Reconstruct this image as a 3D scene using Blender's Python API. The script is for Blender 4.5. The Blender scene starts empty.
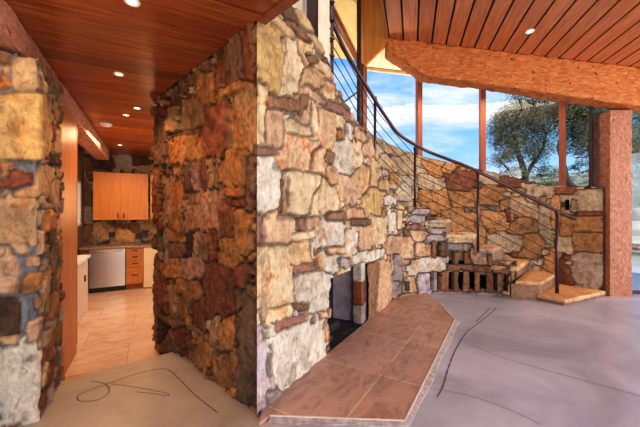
import bpy, bmesh, math, random
import numpy as np
from mathutils import Vector, Matrix, noise as mnoise

random.seed(7)
RNG = np.random.RandomState(11)
F = 315.0; H = 1.35; CX = 320.0; CY = 213.5
sc = bpy.context.scene
COL = sc.collection

# ------------------------------------------------------------------ helpers
def at(px, py, D):
    """survey point: photo bearing and elevation at a measured distance"""
    return Vector(((px-CX)/F*D, D, H-(py-CY)/F*D))
def onz(px, py, z=0.0):
    D = F*(H-z)/(py-CY)
    return Vector(((px-CX)/F*D, D, z))
def tag(o, label=None, cat=None, group=None, kind=None):
    if label: o['label'] = label
    if cat: o['category'] = cat
    if group: o['group'] = group
    if kind: o['kind'] = kind
    return o
def empty(name, loc, label=None, cat=None, group=None, kind=None):
    o = bpy.data.objects.new(name, None); COL.objects.link(o)
    o.location = loc; o.empty_display_size = .1
    return tag(o, label, cat, group, kind)
def link(name, me, mat=None, parent=None):
    o = bpy.data.objects.new(name, me); COL.objects.link(o)
    if mat: me.materials.append(mat)
    if parent is not None:
        o.parent = parent
        # all meshes are written in world space, so cancel the parent's placement
        p = parent; off = Vector((0, 0, 0))
        while p: off += p.location; p = p.parent
        o.location = -off
    return o
def setkids(root):
    pass

class MB:
    def __init__(s): s.v = []; s.f = []; s.c = []; s.sm = []
    def add(s, vs, fs, col=None, smooth=False):
        b = len(s.v); s.v += [tuple(v) for v in vs]
        s.c += [col or (1, 1, 1)]*len(vs)
        for f in fs: s.f.append([b+i for i in f]); s.sm.append(smooth)
        return s
    def prism(s, poly, z0, z1, col=None):
        n = len(poly)
        z0s = z0 if isinstance(z0, (list, tuple)) else [z0]*n
        z1s = z1 if isinstance(z1, (list, tuple)) else [z1]*n
        vs = [(p[0], p[1], z0s[i]) for i, p in enumerate(poly)]+[(p[0], p[1], z1s[i]) for i, p in enumerate(poly)]
        area = sum(poly[i][0]*poly[(i+1) % n][1]-poly[(i+1) % n][0]*poly[i][1] for i in range(n))
        fs = [list(range(n))[::-1], list(range(n, 2*n))]+[[i, (i+1) % n, n+(i+1) % n, n+i] for i in range(n)]
        if area < 0: fs = [f[::-1] for f in fs]
        return s.add(vs, fs, col)
    def box(s, c, size, ax=None, col=None):
        """c centre, size along local axes, ax = (X,Y) unit 2-D dirs"""
        X, Y = ax if ax else (Vector((1, 0)), Vector((0, 1)))
        hx, hy, hz = size[0]/2, size[1]/2, size[2]/2
        poly = []
        for a, b in ((-1, -1), (1, -1), (1, 1), (-1, 1)):
            p = Vector((c[0], c[1]))+X*hx*a+Y*hy*b; poly.append((p.x, p.y))
        return s.prism(poly, c[2]-hz, c[2]+hz, col)
    def tube(s, pts, r, n=8, col=None, cap=True):
        pts = [Vector(p) for p in pts]; rs = r if isinstance(r, (list, tuple)) else [r]*len(pts)
        vs = []; fs = []
        t0 = (pts[1]-pts[0]).normalized()
        up = Vector((0, 0, 1)) if abs(t0.z) < .9 else Vector((1, 0, 0))
        a = t0.cross(up).normalized()
        for i, p in enumerate(pts):
            t = (pts[min(i+1, len(pts)-1)]-pts[max(i-1, 0)]).normalized()
            a = (a-t*a.dot(t)).normalized(); b = t.cross(a)
            for k in range(n):
                an = 2*math.pi*k/n
                vs.append(p+(a*math.cos(an)+b*math.sin(an))*rs[i])
        for i in range(len(pts)-1):
            for k in range(n):
                fs.append([i*n+k, i*n+(k+1) % n, (i+1)*n+(k+1) % n, (i+1)*n+k])
        if cap:
            fs.append(list(range(n))[::-1]); fs.append([(len(pts)-1)*n+k for k in range(n)])
        return s.add(vs, fs, col, True)
    def build(s, name, mat, parent=None, bevel=0, segs=2):
        me = bpy.data.meshes.new(name); me.from_pydata(s.v, [], s.f)
        at_ = me.color_attributes.new('Col', 'FLOAT_COLOR', 'POINT')
        a = np.ones((len(s.v), 4), np.float32); a[:, :3] = np.array(s.c, np.float32)
        at_.data.foreach_set('color', a.ravel())
        me.polygons.foreach_set('use_smooth', s.sm)
        me.update()
        o = link(name, me, mat, parent)
        if bevel:
            m = o.modifiers.new('bevel', 'BEVEL'); m.width = bevel; m.segments = segs; m.limit_method = 'ANGLE'
        return o

def clip(poly, n, d):
    """keep part of convex polygon with n.p <= d"""
    out = []
    for i in range(len(poly)):
        p, q = poly[i], poly[(i+1) % len(poly)]
        a = n[0]*p[0]+n[1]*p[1]-d; b = n[0]*q[0]+n[1]*q[1]-d
        if a <= 0: out.append(p)
        if a*b < 0:
            t = a/(a-b); out.append((p[0]+(q[0]-p[0])*t, p[1]+(q[1]-p[1])*t))
    return out
def planks(mb, poly, d, width, gap, zf, th, cvar=.12, phase=0.0, base=(1, 1, 1)):
    """boards running along d, clipped to a convex plan polygon, underside at zf(x,y)"""
    n = (-d[1], d[0])
    ts = [n[0]*p[0]+n[1]*p[1] for p in poly]
    k0 = int(math.floor((min(ts)-phase)/width)); k1 = int(math.ceil((max(ts)-phase)/width))
    for k in range(k0, k1+1):
        a = k*width+phase+gap/2; b = (k+1)*width+phase-gap/2
        q = clip(clip(poly, n, b), (-n[0], -n[1]), -a)
        if len(q) < 3: continue
        v = 1+random.uniform(-cvar, cvar); w = random.uniform(-cvar, cvar)*.5
        c = (base[0]*v, base[1]*(v+w), base[2]*(v+w))
        mb.prism(q, [zf(*p) for p in q], [zf(*p)+th for p in q], c)

# ------------------------------------------------------------------ materials
def newmat(name):
    m = bpy.data.materials.new(name); m.use_nodes = True
    nt = m.node_tree; nt.nodes.clear()
    out = nt.nodes.new('ShaderNodeOutputMaterial'); b = nt.nodes.new('ShaderNodeBsdfPrincipled')
    nt.links.new(b.outputs[0], out.inputs[0])
    return m, nt, b, out
def N(nt, t, **k):
    n = nt.nodes.new(t)
    for a, v in k.items():
        if a in n.inputs: n.inputs[a].default_value = v
        else: setattr(n, a, v)
    return n
def ramp(nt, stops, interp='LINEAR'):
    r = nt.nodes.new('ShaderNodeValToRGB'); r.color_ramp.interpolation = interp
    e = r.color_ramp.elements
    while len(e) < len(stops): e.new(.5)
    for i, (p, c) in enumerate(stops):
        e[i].position = p; e[i].color = (*c, 1) if len(c) == 3 else c
    return r
def coords(nt, scale=(1, 1, 1), rot=(0, 0, 0)):
    tc = nt.nodes.new('ShaderNodeTexCoord'); mp = nt.nodes.new('ShaderNodeMapping')
    mp.vector_type = 'TEXTURE'; mp.inputs['Rotation'].default_value = rot
    mp2 = nt.nodes.new('ShaderNodeMapping'); mp2.inputs['Scale'].default_value = scale
    nt.links.new(tc.outputs['Object'], mp.inputs[0]); nt.links.new(mp.outputs[0], mp2.inputs[0])
    return mp2.outputs[0]
def mix(nt, fac, a, b, mode='MIX'):
    m = nt.nodes.new('ShaderNodeMix'); m.data_type = 'RGBA'; m.blend_type = mode
    for sock, v in ((m.inputs[0], fac), (m.inputs[6], a), (m.inputs[7], b)):
        if hasattr(v, 'is_output'): nt.links.new(v, sock)
        elif isinstance(v, (int, float)): sock.default_value = v
        else: sock.default_value = (*v, 1)
    return m.outputs[2]
def bump(nt, b, h, strength=.3, dist=.01):
    bp = nt.nodes.new('ShaderNodeBump'); bp.inputs['Strength'].default_value = strength
    bp.inputs['Distance'].default_value = dist
    nt.links.new(h, bp.inputs['Height']); nt.links.new(bp.outputs[0], b.inputs['Normal'])
def noisen(nt, vec, scale, detail=4, rough=.6, dist=0):
    n = N(nt, 'ShaderNodeTexNoise'); n.inputs['Scale'].default_value = scale
    n.inputs['Detail'].default_value = detail; n.inputs['Roughness'].default_value = rough
    n.inputs['Distortion'].default_value = dist
    nt.links.new(vec, n.inputs['Vector']); return n.outputs['Fac']
def wood(name, dark, light, grain=(1, 12, 12), rot=0, rough=.35, bumpy=.1, bd=.002, spec=.5, scale=2.5, attr=True, mid=None):
    m, nt, b, _ = newmat(name)
    v = coords(nt, grain, (0, 0, rot))
    n1 = noisen(nt, v, scale, 5, .6, .4)
    st = [(.3, dark), (.7, light)] if mid is None else [(.3, dark), (.5, mid), (.72, light)]
    r = ramp(nt, st); nt.links.new(n1, r.inputs[0])
    c = r.outputs[0]
    if attr:
        a = N(nt, 'ShaderNodeAttribute', attribute_name='Col'); c = mix(nt, 1.0, c, a.outputs['Color'], 'MULTIPLY')
    nt.links.new(c, b.inputs['Base Color']); b.inputs['Roughness'].default_value = rough
    b.inputs['Specular IOR Level'].default_value = spec
    bump(nt, b, n1, bumpy, bd); return m
def plain(name, col, rough=.5, metal=0, var=.15, scale=6, bumpy=.1, bd=.003, spec=.5):
    m, nt, b, _ = newmat(name)
    v = coords(nt); n1 = noisen(nt, v, scale, 5)
    r = ramp(nt, [(.3, tuple(x*(1-var) for x in col)), (.7, tuple(min(1, x*(1+var)) for x in col))])
    nt.links.new(n1, r.inputs[0]); nt.links.new(r.outputs[0], b.inputs['Base Color'])
    b.inputs['Roughness'].default_value = rough; b.inputs['Metallic'].default_value = metal
    b.inputs['Specular IOR Level'].default_value = spec
    bump(nt, b, n1, bumpy, bd); return m
def emis(name, col, s):
    m, nt, b, _ = newmat(name)
    v = coords(nt); n1 = noisen(nt, v, 3); r = ramp(nt, [(0, col), (1, col)]); nt.links.new(n1, r.inputs[0])
    nt.links.new(r.outputs[0], b.inputs['Emission Color']); b.inputs['Emission Strength'].default_value = s
    b.inputs['Base Color'].default_value = (*col, 1); return m
def rot_of(d): return math.atan2(d[1], d[0])

def stone_mat(name, rough=.75, fine=1.0, bstr=.6):
    m, nt, b, _ = newmat(name)
    a = N(nt, 'ShaderNodeAttribute', attribute_name='Col')
    v = coords(nt); vs = coords(nt, (1, 1, .62), (0, 0, .5))
    n1 = noisen(nt, vs, 19, 10, .72, 1.2); n2 = noisen(nt, v, 7, 5, .65, .8); n3 = noisen(nt, v, 90, 3, .6)
    r1 = ramp(nt, [(.30, (.26, .20, .17)), (.47, (.95, .93, .90)), (.72, (1.5, 1.45, 1.36))]); nt.links.new(n1, r1.inputs[0])
    c = mix(nt, fine, a.outputs['Color'], r1.outputs[0], 'MULTIPLY')
    r2 = ramp(nt, [(.52, (0, 0, 0)), (.66, (1, 1, 1))]); nt.links.new(n2, r2.inputs[0])
    al = N(nt, 'ShaderNodeMath', operation='MULTIPLY'); nt.links.new(r2.outputs[0], al.inputs[0]); nt.links.new(a.outputs['Alpha'], al.inputs[1])
    rust = mix(nt, 1.0, c, (.95, .55, .28), 'MULTIPLY')
    sat = mix(nt, al.outputs[0], c, rust)
    nt.links.new(sat, b.inputs['Base Color']); b.inputs['Roughness'].default_value = rough
    ad = N(nt, 'ShaderNodeMath', operation='MULTIPLY_ADD'); nt.links.new(n3, ad.inputs[0]); ad.inputs[1].default_value = .35; nt.links.new(n1, ad.inputs[2])
    b.inputs['Specular IOR Level'].default_value = .3
    bump(nt, b, ad.outputs[0], bstr, .012); return m

M = {}
KV = Vector((.883, .469)); KU = Vector((-.469, .883))
PD = Vector((.28, .96)).normalized()
M['stone'] = stone_mat('fieldstone', .75, .78)
M['stone_rough'] = stone_mat('rough_fieldstone', .7, 1.0, .9)
M['lowceil'] = wood('reddish_ceiling_boards', (.19, .045, .013), (.56, .175, .052), (.9, 16, 16), rot_of(KV), .30, .05)
M['highceil'] = wood('orange_ceiling_boards', (.46, .15, .055), (.72, .30, .13), (.8, 14, 14), rot_of(PD), .38, .05)
M['gap'] = plain('dark_board_gap', (.035, .010, .006), .8)
M['cab'] = wood('orange_cabinet_veneer', (.48, .17, .025), (.62, .255, .045), (14, 14, .8), 0, .35, .03)
M['panel'] = wood('vertical_orange_panelling', (.52, .19, .05), (.68, .28, .085), (14, 14, .6), 0, .4, .05)
M['orange'] = wood('fir_panel', (.62, .21, .03), (.85, .36, .07), (10, 10, .5), 0, .4, .05)
M['mull'] = wood('red_brown_mullion', (.22, .065, .03), (.36, .12, .06), (14, 14, .8), 0, .45, .05)
M['darkfr'] = plain('dark_frame', (.05, .025, .022), .45)
M['plaster'] = plain('cream_plaster', (.70, .56, .42), .85)
M['steel'] = plain('stainless_steel', (.62, .60, .58), .28, 1.0, .04)
M['black'] = plain('black_metal', (.02, .016, .016), .4)
M['rail'] = plain('bronze_railing', (.12, .07, .07), .3, .6)
M['cable'] = plain('dark_cable', (.03, .022, .022), .4, .3)
M['grey'] = plain('charcoal_plastic', (.08, .08, .085), .5)
M['white'] = plain('white_plastic', (.8, .78, .74), .4, 0, .03)
M['bulb'] = emis('warm_lamp_glow', (1, .72, .42), 4)
M['granite'] = plain('brown_granite', (.36, .24, .17), .25, 0, .5, 45, .02)
M['quartz'] = plain('white_counter', (.82, .82, .85), .2, 0, .04)
M['creamcab'] = plain('cream_cabinet_side', (.85, .70, .54), .5, 0, .05)
M['soot'] = plain('sooty_firebrick', (.045, .038, .045), .9, 0, .6, 9)
M['firewall'] = plain('smoked_lavender_plaster', (.38, .31, .34), .9, 0, .45, 6)
M['bark'] = plain('tree_bark', (.09, .065, .05), .9, 0, .3, 20, .5, .02)

def timber(name, dark, light, along, rot, mid):
    m, nt, b, _ = newmat(name)
    v = coords(nt, along, (0, 0, rot)); v2 = coords(nt, (1, 1, 1))
    n1 = noisen(nt, v, 9, 7, .7, .8); n2 = noisen(nt, v2, 15, 3, .5, .6); n3 = noisen(nt, v, 2.3, 3)
    r = ramp(nt, [(.3, dark), (.5, mid), (.72, light)]); nt.links.new(n1, r.inputs[0])
    k = ramp(nt, [(.29, (.16, .10, .08)), (.37, (1, 1, 1))]); nt.links.new(n2, k.inputs[0])
    c = mix(nt, .8, r.outputs[0], k.outputs[0], 'MULTIPLY')
    nt.links.new(c, b.inputs['Base Color']); b.inputs['Roughness'].default_value = .6
    ad = N(nt, 'ShaderNodeMath', operation='ADD'); nt.links.new(n1, ad.inputs[0]); nt.links.new(n2, ad.inputs[1])
    bump(nt, b, ad.outputs[0], .7, .02); return m
M['beam'] = timber('rough_hewn_beam', (.28, .07, .015), (.78, .32, .09), (1, 4, 4), 0, (.55, .18, .04))
M['post'] = timber('rough_hewn_post', (.24, .09, .05), (.62, .32, .19), (4, 4, 2), 0, (.44, .19, .11))
M['kbeam'] = timber('rough_pinkish_beam', (.30, .13, .09), (.78, .46, .34), (4, 1, 4), rot_of((KU.y, -KU.x)), (.58, .28, .19))

def glass_mat():
    m, nt, b, out = newmat('window_glass')
    tr = N(nt, 'ShaderNodeBsdfTransparent'); gl = N(nt, 'ShaderNodeBsdfGlossy'); gl.inputs['Roughness'].default_value = .02
    v = coords(nt); n1 = noisen(nt, v, 1.5); r = ramp(nt, [(0, (.93, .96, .97)), (1, (.96, .98, .98))]); nt.links.new(n1, r.inputs[0])
    nt.links.new(r.outputs[0], tr.inputs[0])
    mx = N(nt, 'ShaderNodeMixShader'); mx.inputs[0].default_value = .05
    nt.links.new(tr.outputs[0], mx.inputs[1]); nt.links.new(gl.outputs[0], mx.inputs[2]); nt.links.new(mx.outputs[0], out.inputs[0])
    return m
M['glass'] = glass_mat()

def concrete():
    m, nt, b, _ = newmat('polished_concrete')
    v = coords(nt); n1 = noisen(nt, v, 1.1, 6, .6, 1.0); n2 = noisen(nt, v, 5, 7, .7, .6); n3 = noisen(nt, v, .35, 2, .5)
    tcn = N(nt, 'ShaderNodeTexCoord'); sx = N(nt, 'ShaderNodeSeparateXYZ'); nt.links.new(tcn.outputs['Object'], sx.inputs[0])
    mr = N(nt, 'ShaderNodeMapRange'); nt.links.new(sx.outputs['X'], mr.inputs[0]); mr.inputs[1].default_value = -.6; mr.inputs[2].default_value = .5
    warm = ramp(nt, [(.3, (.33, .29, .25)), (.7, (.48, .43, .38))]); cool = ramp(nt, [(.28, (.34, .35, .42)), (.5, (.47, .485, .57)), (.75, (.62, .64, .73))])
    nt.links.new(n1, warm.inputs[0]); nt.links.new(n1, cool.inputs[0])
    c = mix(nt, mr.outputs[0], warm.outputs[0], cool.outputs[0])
    r2 = ramp(nt, [(.3, (.80, .77, .75)), (.6, (1.05, 1.05, 1.05))]); nt.links.new(n2, r2.inputs[0])
    c = mix(nt, .2, c, r2.outputs[0], 'MULTIPLY')
    nt.links.new(c, b.inputs['Base Color'])
    rr = ramp(nt, [(.2, (.30,)*3), (.8, (.36,)*3)]); nt.links.new(n2, rr.inputs[0]); nt.links.new(rr.outputs[0], b.inputs['Roughness'])
    b.inputs['Specular IOR Level'].default_value = .5
    bump(nt, b, n1, .03, .004); return m
M['concrete'] = concrete()

def tiles(name, c1, c2, grout, size, rot, rough, off=(0, 0), mortar=.008, aspect=1.0, vein=.5):
    m, nt, b, _ = newmat(name)
    tc = nt.nodes.new('ShaderNodeTexCoord'); mp = nt.nodes.new('ShaderNodeMapping'); mp.vector_type = 'TEXTURE'
    mp.inputs['Rotation'].default_value = (0, 0, rot); mp.inputs['Location'].default_value = (off[0], off[1], 0)
    nt.links.new(tc.outputs['Object'], mp.inputs[0])
    br = N(nt, 'ShaderNodeTexBrick'); br.offset = .0 if aspect == 1 else .5
    br.inputs['Scale'].default_value = 1; br.inputs['Brick Width'].default_value = size*aspect; br.inputs['Row Height'].default_value = size
    br.inputs['Mortar Size'].default_value = mortar; br.inputs['Mortar Smooth'].default_value = .1; br.inputs['Bias'].default_value = 0
    br.inputs['Color1'].default_value = (*c1, 1); br.inputs['Color2'].default_value = (*c2, 1); br.inputs['Mortar'].default_value = (*grout, 1)
    nt.links.new(mp.outputs[0], br.inputs['Vector'])
    v = coords(nt, (1, 2.2, 1), (0, 0, rot)); n1 = noisen(nt, v, 3.5, 8, .7, 1.2)
    r = ramp(nt, [(.3, (.62, .58, .56)), (.5, (1, 1, 1)), (.72, (1.22, 1.16, 1.12))]); nt.links.new(n1, r.inputs[0])
    c = mix(nt, vein, br.outputs['Color'], r.outputs[0], 'MULTIPLY')
    nt.links.new(c, b.inputs['Base Color']); b.inputs['Roughness'].default_value = rough
    bump(nt, b, br.outputs['Fac'], -.3, .004); return m
M['hearth'] = tiles('travertine_hearth_tiles', (.46, .30, .235), (.58, .41, .33), (.62, .47, .38), .80, math.radians(59), .45, (-.05, .12), .007, 1.0, 1.0)
M['ktile'] = tiles('kitchen_floor_tiles', (.60, .44, .33), (.68, .52, .42), (.48, .34, .25), .61, rot_of(KV), .32, (.2, .1), .006, 1.5, 1.0)
M['threshold'] = wood('threshold_wood', (.50, .24, .10), (.70, .38, .18), (1, 12, 12), math.radians(39), .4, .05)

# ------------------------------------------------------------------ stone walls
PAL = {'c': (.62, .49, .33), 't': (.50, .35, .21), 'o': (.48, .24, .09), 'r': (.28, .10, .05), 'p': (.29, .17, .14),
       'w': (.58, .53, .45), 'g': (.36, .32, .31), 'b': (.25, .15, .09), 'd': (.085, .05, .035), 'y': (.60, .42, .20),
       'q': (.30, .16, .10), 'm': (.42, .25, .17), 'n': (.43, .28, .15), 'k': (.54, .37, .25), 'l': (.46, .42, .46)}
def vnoise(S, Z, wl, seed):
    r = np.random.RandomState(seed); n = 96
    g = r.rand(n, n)*2-1
    x = S/wl+1000; y = Z/wl+1000
    xi = np.floor(x).astype(int); yi = np.floor(y).astype(int); fx = x-xi; fy = y-yi
    fx = fx*fx*(3-2*fx); fy = fy*fy*(3-2*fy)
    a = g[xi % n, yi % n]; b = g[(xi+1) % n, yi % n]; c = g[xi % n, (yi+1) % n]; d = g[(xi+1) % n, (yi+1) % n]
    return (a*(1-fx)+b*fx)*(1-fy)+(c*(1-fx)+d*fx)*fy

def resample(path, res, smooth=.05):
    P = np.array(path, float); seg = np.hypot(*(P[1:]-P[:-1]).T); L = np.concatenate([[0], np.cumsum(seg)])
    n = int(L[-1]/res)+1; s = np.linspace(0, L[-1], n)
    x = np.interp(s, L, P[:, 0]); y = np.interp(s, L, P[:, 1])
    k = max(1, int(smooth/res)); ker = np.ones(2*k+1)/(2*k+1)
    def sm(a):
        p = np.concatenate([2*a[0]-a[k:0:-1], a, 2*a[-1]-a[-2:-k-2:-1]]); return np.convolve(p, ker, 'valid')
    return s, sm(x), sm(y)

def stone_wall(name, path, ztop, zbot, res, stones, mat, fillsize=(.10, .22), seed=1, mortar=(.30, .26, .22), jw=.007, bev=.02,
               depth=.03, prot=.025, rough=.008, capd=.3, niches=(), cutpx=None, smooth=.05, pal_fill='tobrc', side=1, fillaspect=1.6, parent=None,
               rust=.6, edgeshade=.0, sat=1.0, capfrom=-1, pin=None):
    r = np.random.RandomState(seed)
    s, X, Y = resample(path, res, smooth)
    tx = np.gradient(X); ty = np.gradient(Y); l = np.hypot(tx, ty); nx = -ty/l*side; ny = tx/l*side
    px = CX+F*X/Y; ordr = np.argsort(px)
    def m(u, v):
        ss = np.interp(u, px[ordr], s[ordr]); D = np.interp(u, px[ordr], Y[ordr])
        return np.array([ss, H-(v-CY)/F*D])
    top = np.array([ztop(px[i], s[i]) for i in range(len(s))])
    zb = zbot if callable(zbot) else (lambda q: zbot)
    bot = np.array([zb(q) for q in s])
    nz = int((top.max()-bot.min())/res)+1; nc = max(2, int(capd/(res*1.6)))
    fr = np.linspace(0, 1, nz)
    ZZ = bot[:, None]+(top-bot)[:, None]*fr[None, :]
    capt = np.linspace(0, capd, nc+1)[1:]
    T = np.concatenate([ZZ, top[:, None]+capt[None, :]], 1)       # profile coordinate
    S = np.repeat(s[:, None], T.shape[1], 1)
    C = []; A = []; B = []; K = []
    for st in stones:
        cx, cy, w, h, an, col = st
        c = m(cx, cy); ca, sa = math.cos(math.radians(an)), math.sin(math.radians(an))
        a = (m(cx+w/2*ca, cy+w/2*sa)-m(cx-w/2*ca, cy-w/2*sa))/2
        b = (m(cx-h/2*sa, cy+h/2*ca)-m(cx+h/2*sa, cy-h/2*ca))/2
        C.append(c); A.append(a); B.append(b); K.append(PAL[col])
    C = list(C)
    tries = 0; tmax = top.max()+capd
    fs = fillsize[1]
    while tries < 9000:
        tries += 1
        q = np.array([r.uniform(s[0]-.05, s[-1]+.05), r.uniform(bot.min()-.05, tmax)])
        if q[1] > np.interp(q[0], s, top)+capd+.1: continue
        hs = (fs*r.uniform(.8, 1.25))/2; asp = r.uniform(1, fillaspect); an = r.choice([0, 0, math.pi/2, r.uniform(-.6, .6)])
        a = np.array([math.cos(an), math.sin(an)])*hs*math.sqrt(asp); b = np.array([-math.sin(an), math.cos(an)])*hs/math.sqrt(asp)
        if C:
            Mi = np.linalg.inv(np.stack([np.array(A), np.array(B)], -1)); dd = q[None]-np.array(C)
            lq = np.einsum('nij,nj->ni', Mi, dd); d = (np.abs(lq)**4).sum(1)**.25
            m0 = np.linalg.inv(np.stack([a, b], -1)); l2 = dd@m0.T; d2 = (np.abs(l2)**4).sum(1)**.25
            # gap between the two shapes measured along the joining line
            if np.min(1-1/np.maximum(d, 1e-6)-1/np.maximum(d2, 1e-6)) < -.03: 
                if tries % 1500 == 1499: fs = max(fillsize[0], fs*.75)
                continue
        C.append(q); A.append(a); B.append(b); K.append(PAL[r.choice(list(pal_fill))])
        if tries % 1500 == 1499: fs = max(fillsize[0], fs*.75)
    C = np.array(C); A = np.array(A); B = np.array(B); K = np.array(K)*sat
    n = len(C); Mi = np.linalg.inv(np.stack([A, B], -1)); rad = np.minimum(np.hypot(*A.T), np.hypot(*B.T))
    W1 = S+.007*vnoise(S, T, .11, seed+1)+.0035*vnoise(S, T, .035, seed+2)
    W2 = T+.007*vnoise(S, T, .11, seed+3)+.0035*vnoise(S, T, .035, seed+4)
    d1 = np.full(S.shape, 9.); d2 = np.full(S.shape, 9.); i1 = np.zeros(S.shape, int); LX = np.zeros(S.shape); LY = np.zeros(S.shape)
    for i in range(n):
        R = max(np.hypot(*A[i]), np.hypot(*B[i]))*2.6
        sel = (np.abs(S-C[i, 0]) < R+.05) & (np.abs(T-C[i, 1]) < R+.05)
        u = W1[sel]-C[i, 0]; v = W2[sel]-C[i, 1]
        lx = Mi[i, 0, 0]*u+Mi[i, 0, 1]*v; ly = Mi[i, 1, 0]*u+Mi[i, 1, 1]*v
        sk = ((i*53 % 17)/16-.5)*.45; tp = ((i*29 % 13)/12-.5)*.35
        lx = (lx+sk*ly*min(1, rad[i]/max(np.hypot(*A[i]), 1e-3)))/(1+tp*np.clip(ly, -1.3, 1.3)); 
        pw = 6+(i*37 % 10)*.8
        d = (np.abs(lx)**pw+np.abs(ly)**pw)**(1/pw)
        if i >= len(stones): d = d*1.22
        o1 = d1[sel]; o2 = d2[sel]; w = d < o1
        d2[sel] = np.where(w, o1, np.minimum(o2, d)); d1[sel] = np.where(w, d, o1)
        t = i1[sel]; i1[sel] = np.where(w, i, t)
        t = LX[sel]; LX[sel] = np.where(w, lx, t); t = LY[sel]; LY[sel] = np.where(w, ly, t)
    Fd = d2-d1
    gs, gz = np.gradient(Fd); dz = np.maximum(np.gradient(T, axis=1), 1e-4)
    g = np.hypot(gs/res, gz/dz); g = np.clip(g, .6/np.maximum(rad[i1], .01)*.5, None)
    e = Fd/g; e = np.minimum(e, (1.4-d1)*rad[i1]*1.2)
    prs = r.uniform(-.5, 1, n)*prot; tlx = r.uniform(-.5, .5, n)*prot; tly = r.uniform(-.5, .5, n)*prot
    x = np.clip((e-jw)/bev, 0, 1); x = x*(2-x)
    big = vnoise(S, T, .16, seed+5); med = vnoise(S, T, .06, seed+6); fin = vnoise(S, T, .025, seed+7)
    ridg = np.abs(vnoise(S*1.0+.3*T, T*.6, .07, seed+12))
    stone_h = prs[i1]+tlx[i1]*LX+tly[i1]*LY+rough*(1.2*big+.8*med+.5*fin)-rough*1.2*ridg
    h = -depth+.003*fin+x*(depth+stone_h)
    # colour
    kc = K[i1]*(1+.16*r.uniform(-1, 1, n)[i1])[..., None]
    tint = (1+.14*med+.16*big)[..., None]
    kc = kc*tint
    sec = np.clip((vnoise(S+5, T*.7, .13, seed+8)+.55*vnoise(S, T, .03, seed+9)-.25)*3, 0, 1)[..., None]
    rc = np.array([.40, .20, .085]); kk = r.rand(n)[i1][..., None]
    kc = kc*(1-sec*.55*kk*rust/.6)+rc*(.75+.3*med[..., None])*sec*.55*kk*rust/.6
    sec2 = np.clip((vnoise(S+9, T+3, .09, seed+10)-.45)*4, 0, 1)[..., None]
    kc = kc*(1-.45*sec2*(1-kk))
    xm = np.clip((e-jw*.7)/(bev*.35), 0, 1)[..., None]
    if edgeshade: kc = kc*(1-edgeshade*(1-np.clip((e-jw)/(bev*1.3), 0, 1)))[..., None]  # shadow around each stone's edge painted into its colour
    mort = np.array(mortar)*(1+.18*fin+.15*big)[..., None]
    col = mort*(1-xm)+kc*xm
    alpha = xm[..., 0]*kk[..., 0]
    for (x0, y0, x1, y1, dd_) in niches:
        a = m(x0, y0); b = m(x1, y1)
        w = (S > min(a[0], b[0])) & (S < max(a[0], b[0])) & (T < max(a[1], b[1])) & (T > min(a[1], b[1])) & (T <= top[:, None])
        h[w] = -dd_; col[w] = (.012, .008, .007); alpha[w] = 0  # recess shade painted in as near-black
    # positions
    iscap = np.zeros(T.shape); iscap[:, nz:] = 1
    back = np.clip(T-top[:, None], 0, None)*iscap
    bl = np.zeros(T.shape); bl[:, nz:] = 1; bl[:, nz-1] = .5; bl[:, nz-2] = .25; bl[:, nz:nz+1] = .75
    hh = h.copy()
    for ps in (pin or ()):
        k_ = np.clip(np.abs(S-(s[-1] if ps < 0 else ps))/.03, 0, 1); k_ = k_*k_*(3-2*k_); hh = hh*k_
    PX = X[:, None]+nx[:, None]*(hh*(1-bl)-back); PY = Y[:, None]+ny[:, None]*(hh*(1-bl)-back)
    PZ = np.minimum(T, top[:, None])+hh*bl
    for ps in (pin or ()):
        k_ = np.clip(np.abs(S-(s[-1] if ps < 0 else ps))/.03, 0, 1); k_ = 1-k_*k_*(3-2*k_)
        gq = .008+.016*vnoise(T*0+3, T, .17, 777)+.007*vnoise(T*0+3, T, .04, 778)
        PX = PX+.1984*gq*k_; PY = PY-.98*gq*k_
    # back sheet
    bx = PX[:, -1:]; by = PY[:, -1:]; bz = np.repeat(bot[:, None], 1, 1)
    PX = np.concatenate([PX, bx], 1); PY = np.concatenate([PY, by], 1); PZ = np.concatenate([PZ, bz], 1)
    col = np.concatenate([col, col[:, -1:]], 1); alpha = np.concatenate([alpha, alpha[:, -1:]], 1)
    ns, nt_ = PX.shape
    V = np.stack([PX, PY, PZ], -1).reshape(-1, 3)
    I = np.arange(ns*nt_).reshape(ns, nt_)
    q = np.stack([I[:-1, :-1], I[1:, :-1], I[1:, 1:], I[:-1, 1:]], -1)
    keep = np.ones(q.shape[:2], bool)
    keep[s[:-1] < capfrom, nz:] = False
    if cutpx is not None:
        mid_s = s[:-1]; 
        P = np.array([m(a, b) for a, b in cutpx])
        cs = S[:-1, :-1]; ct = T[:-1, :-1]; ins = np.zeros(cs.shape, bool)
        wob = .012*vnoise(cs, ct, .06, 99)
        for k in range(len(P)):
            a = P[k]; b = P[(k+1) % len(P)]
            cond = ((a[1] > ct) != (b[1] > ct)) & (cs+wob < (b[0]-a[0])*(ct-a[1])/(b[1]-a[1]+1e-12)+a[0]); ins ^= cond
        keep[:, :cs.shape[1]] &= ~ins
        keep[(mid_s > P[:, 0].min()-.15) & (mid_s < P[:, 0].max()+.15), -1] = False
    q = q[keep]
    if side > 0: q = q[:, ::-1]
    me = bpy.data.meshes.new(name)
    me.vertices.add(len(V)); me.vertices.foreach_set('co', V.astype(np.float32).ravel())
    me.loops.add(q.size); me.loops.foreach_set('vertex_index', q.astype(np.int32).ravel())
    me.polygons.add(len(q)); me.polygons.foreach_set('loop_start', (np.arange(len(q))*4).astype(np.int32))
    me.polygons.foreach_set('loop_total', np.full(len(q), 4, np.int32))
    me.update(calc_edges=True); me.validate()
    ca = me.color_attributes.new('Col', 'FLOAT_COLOR', 'POINT')
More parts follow.
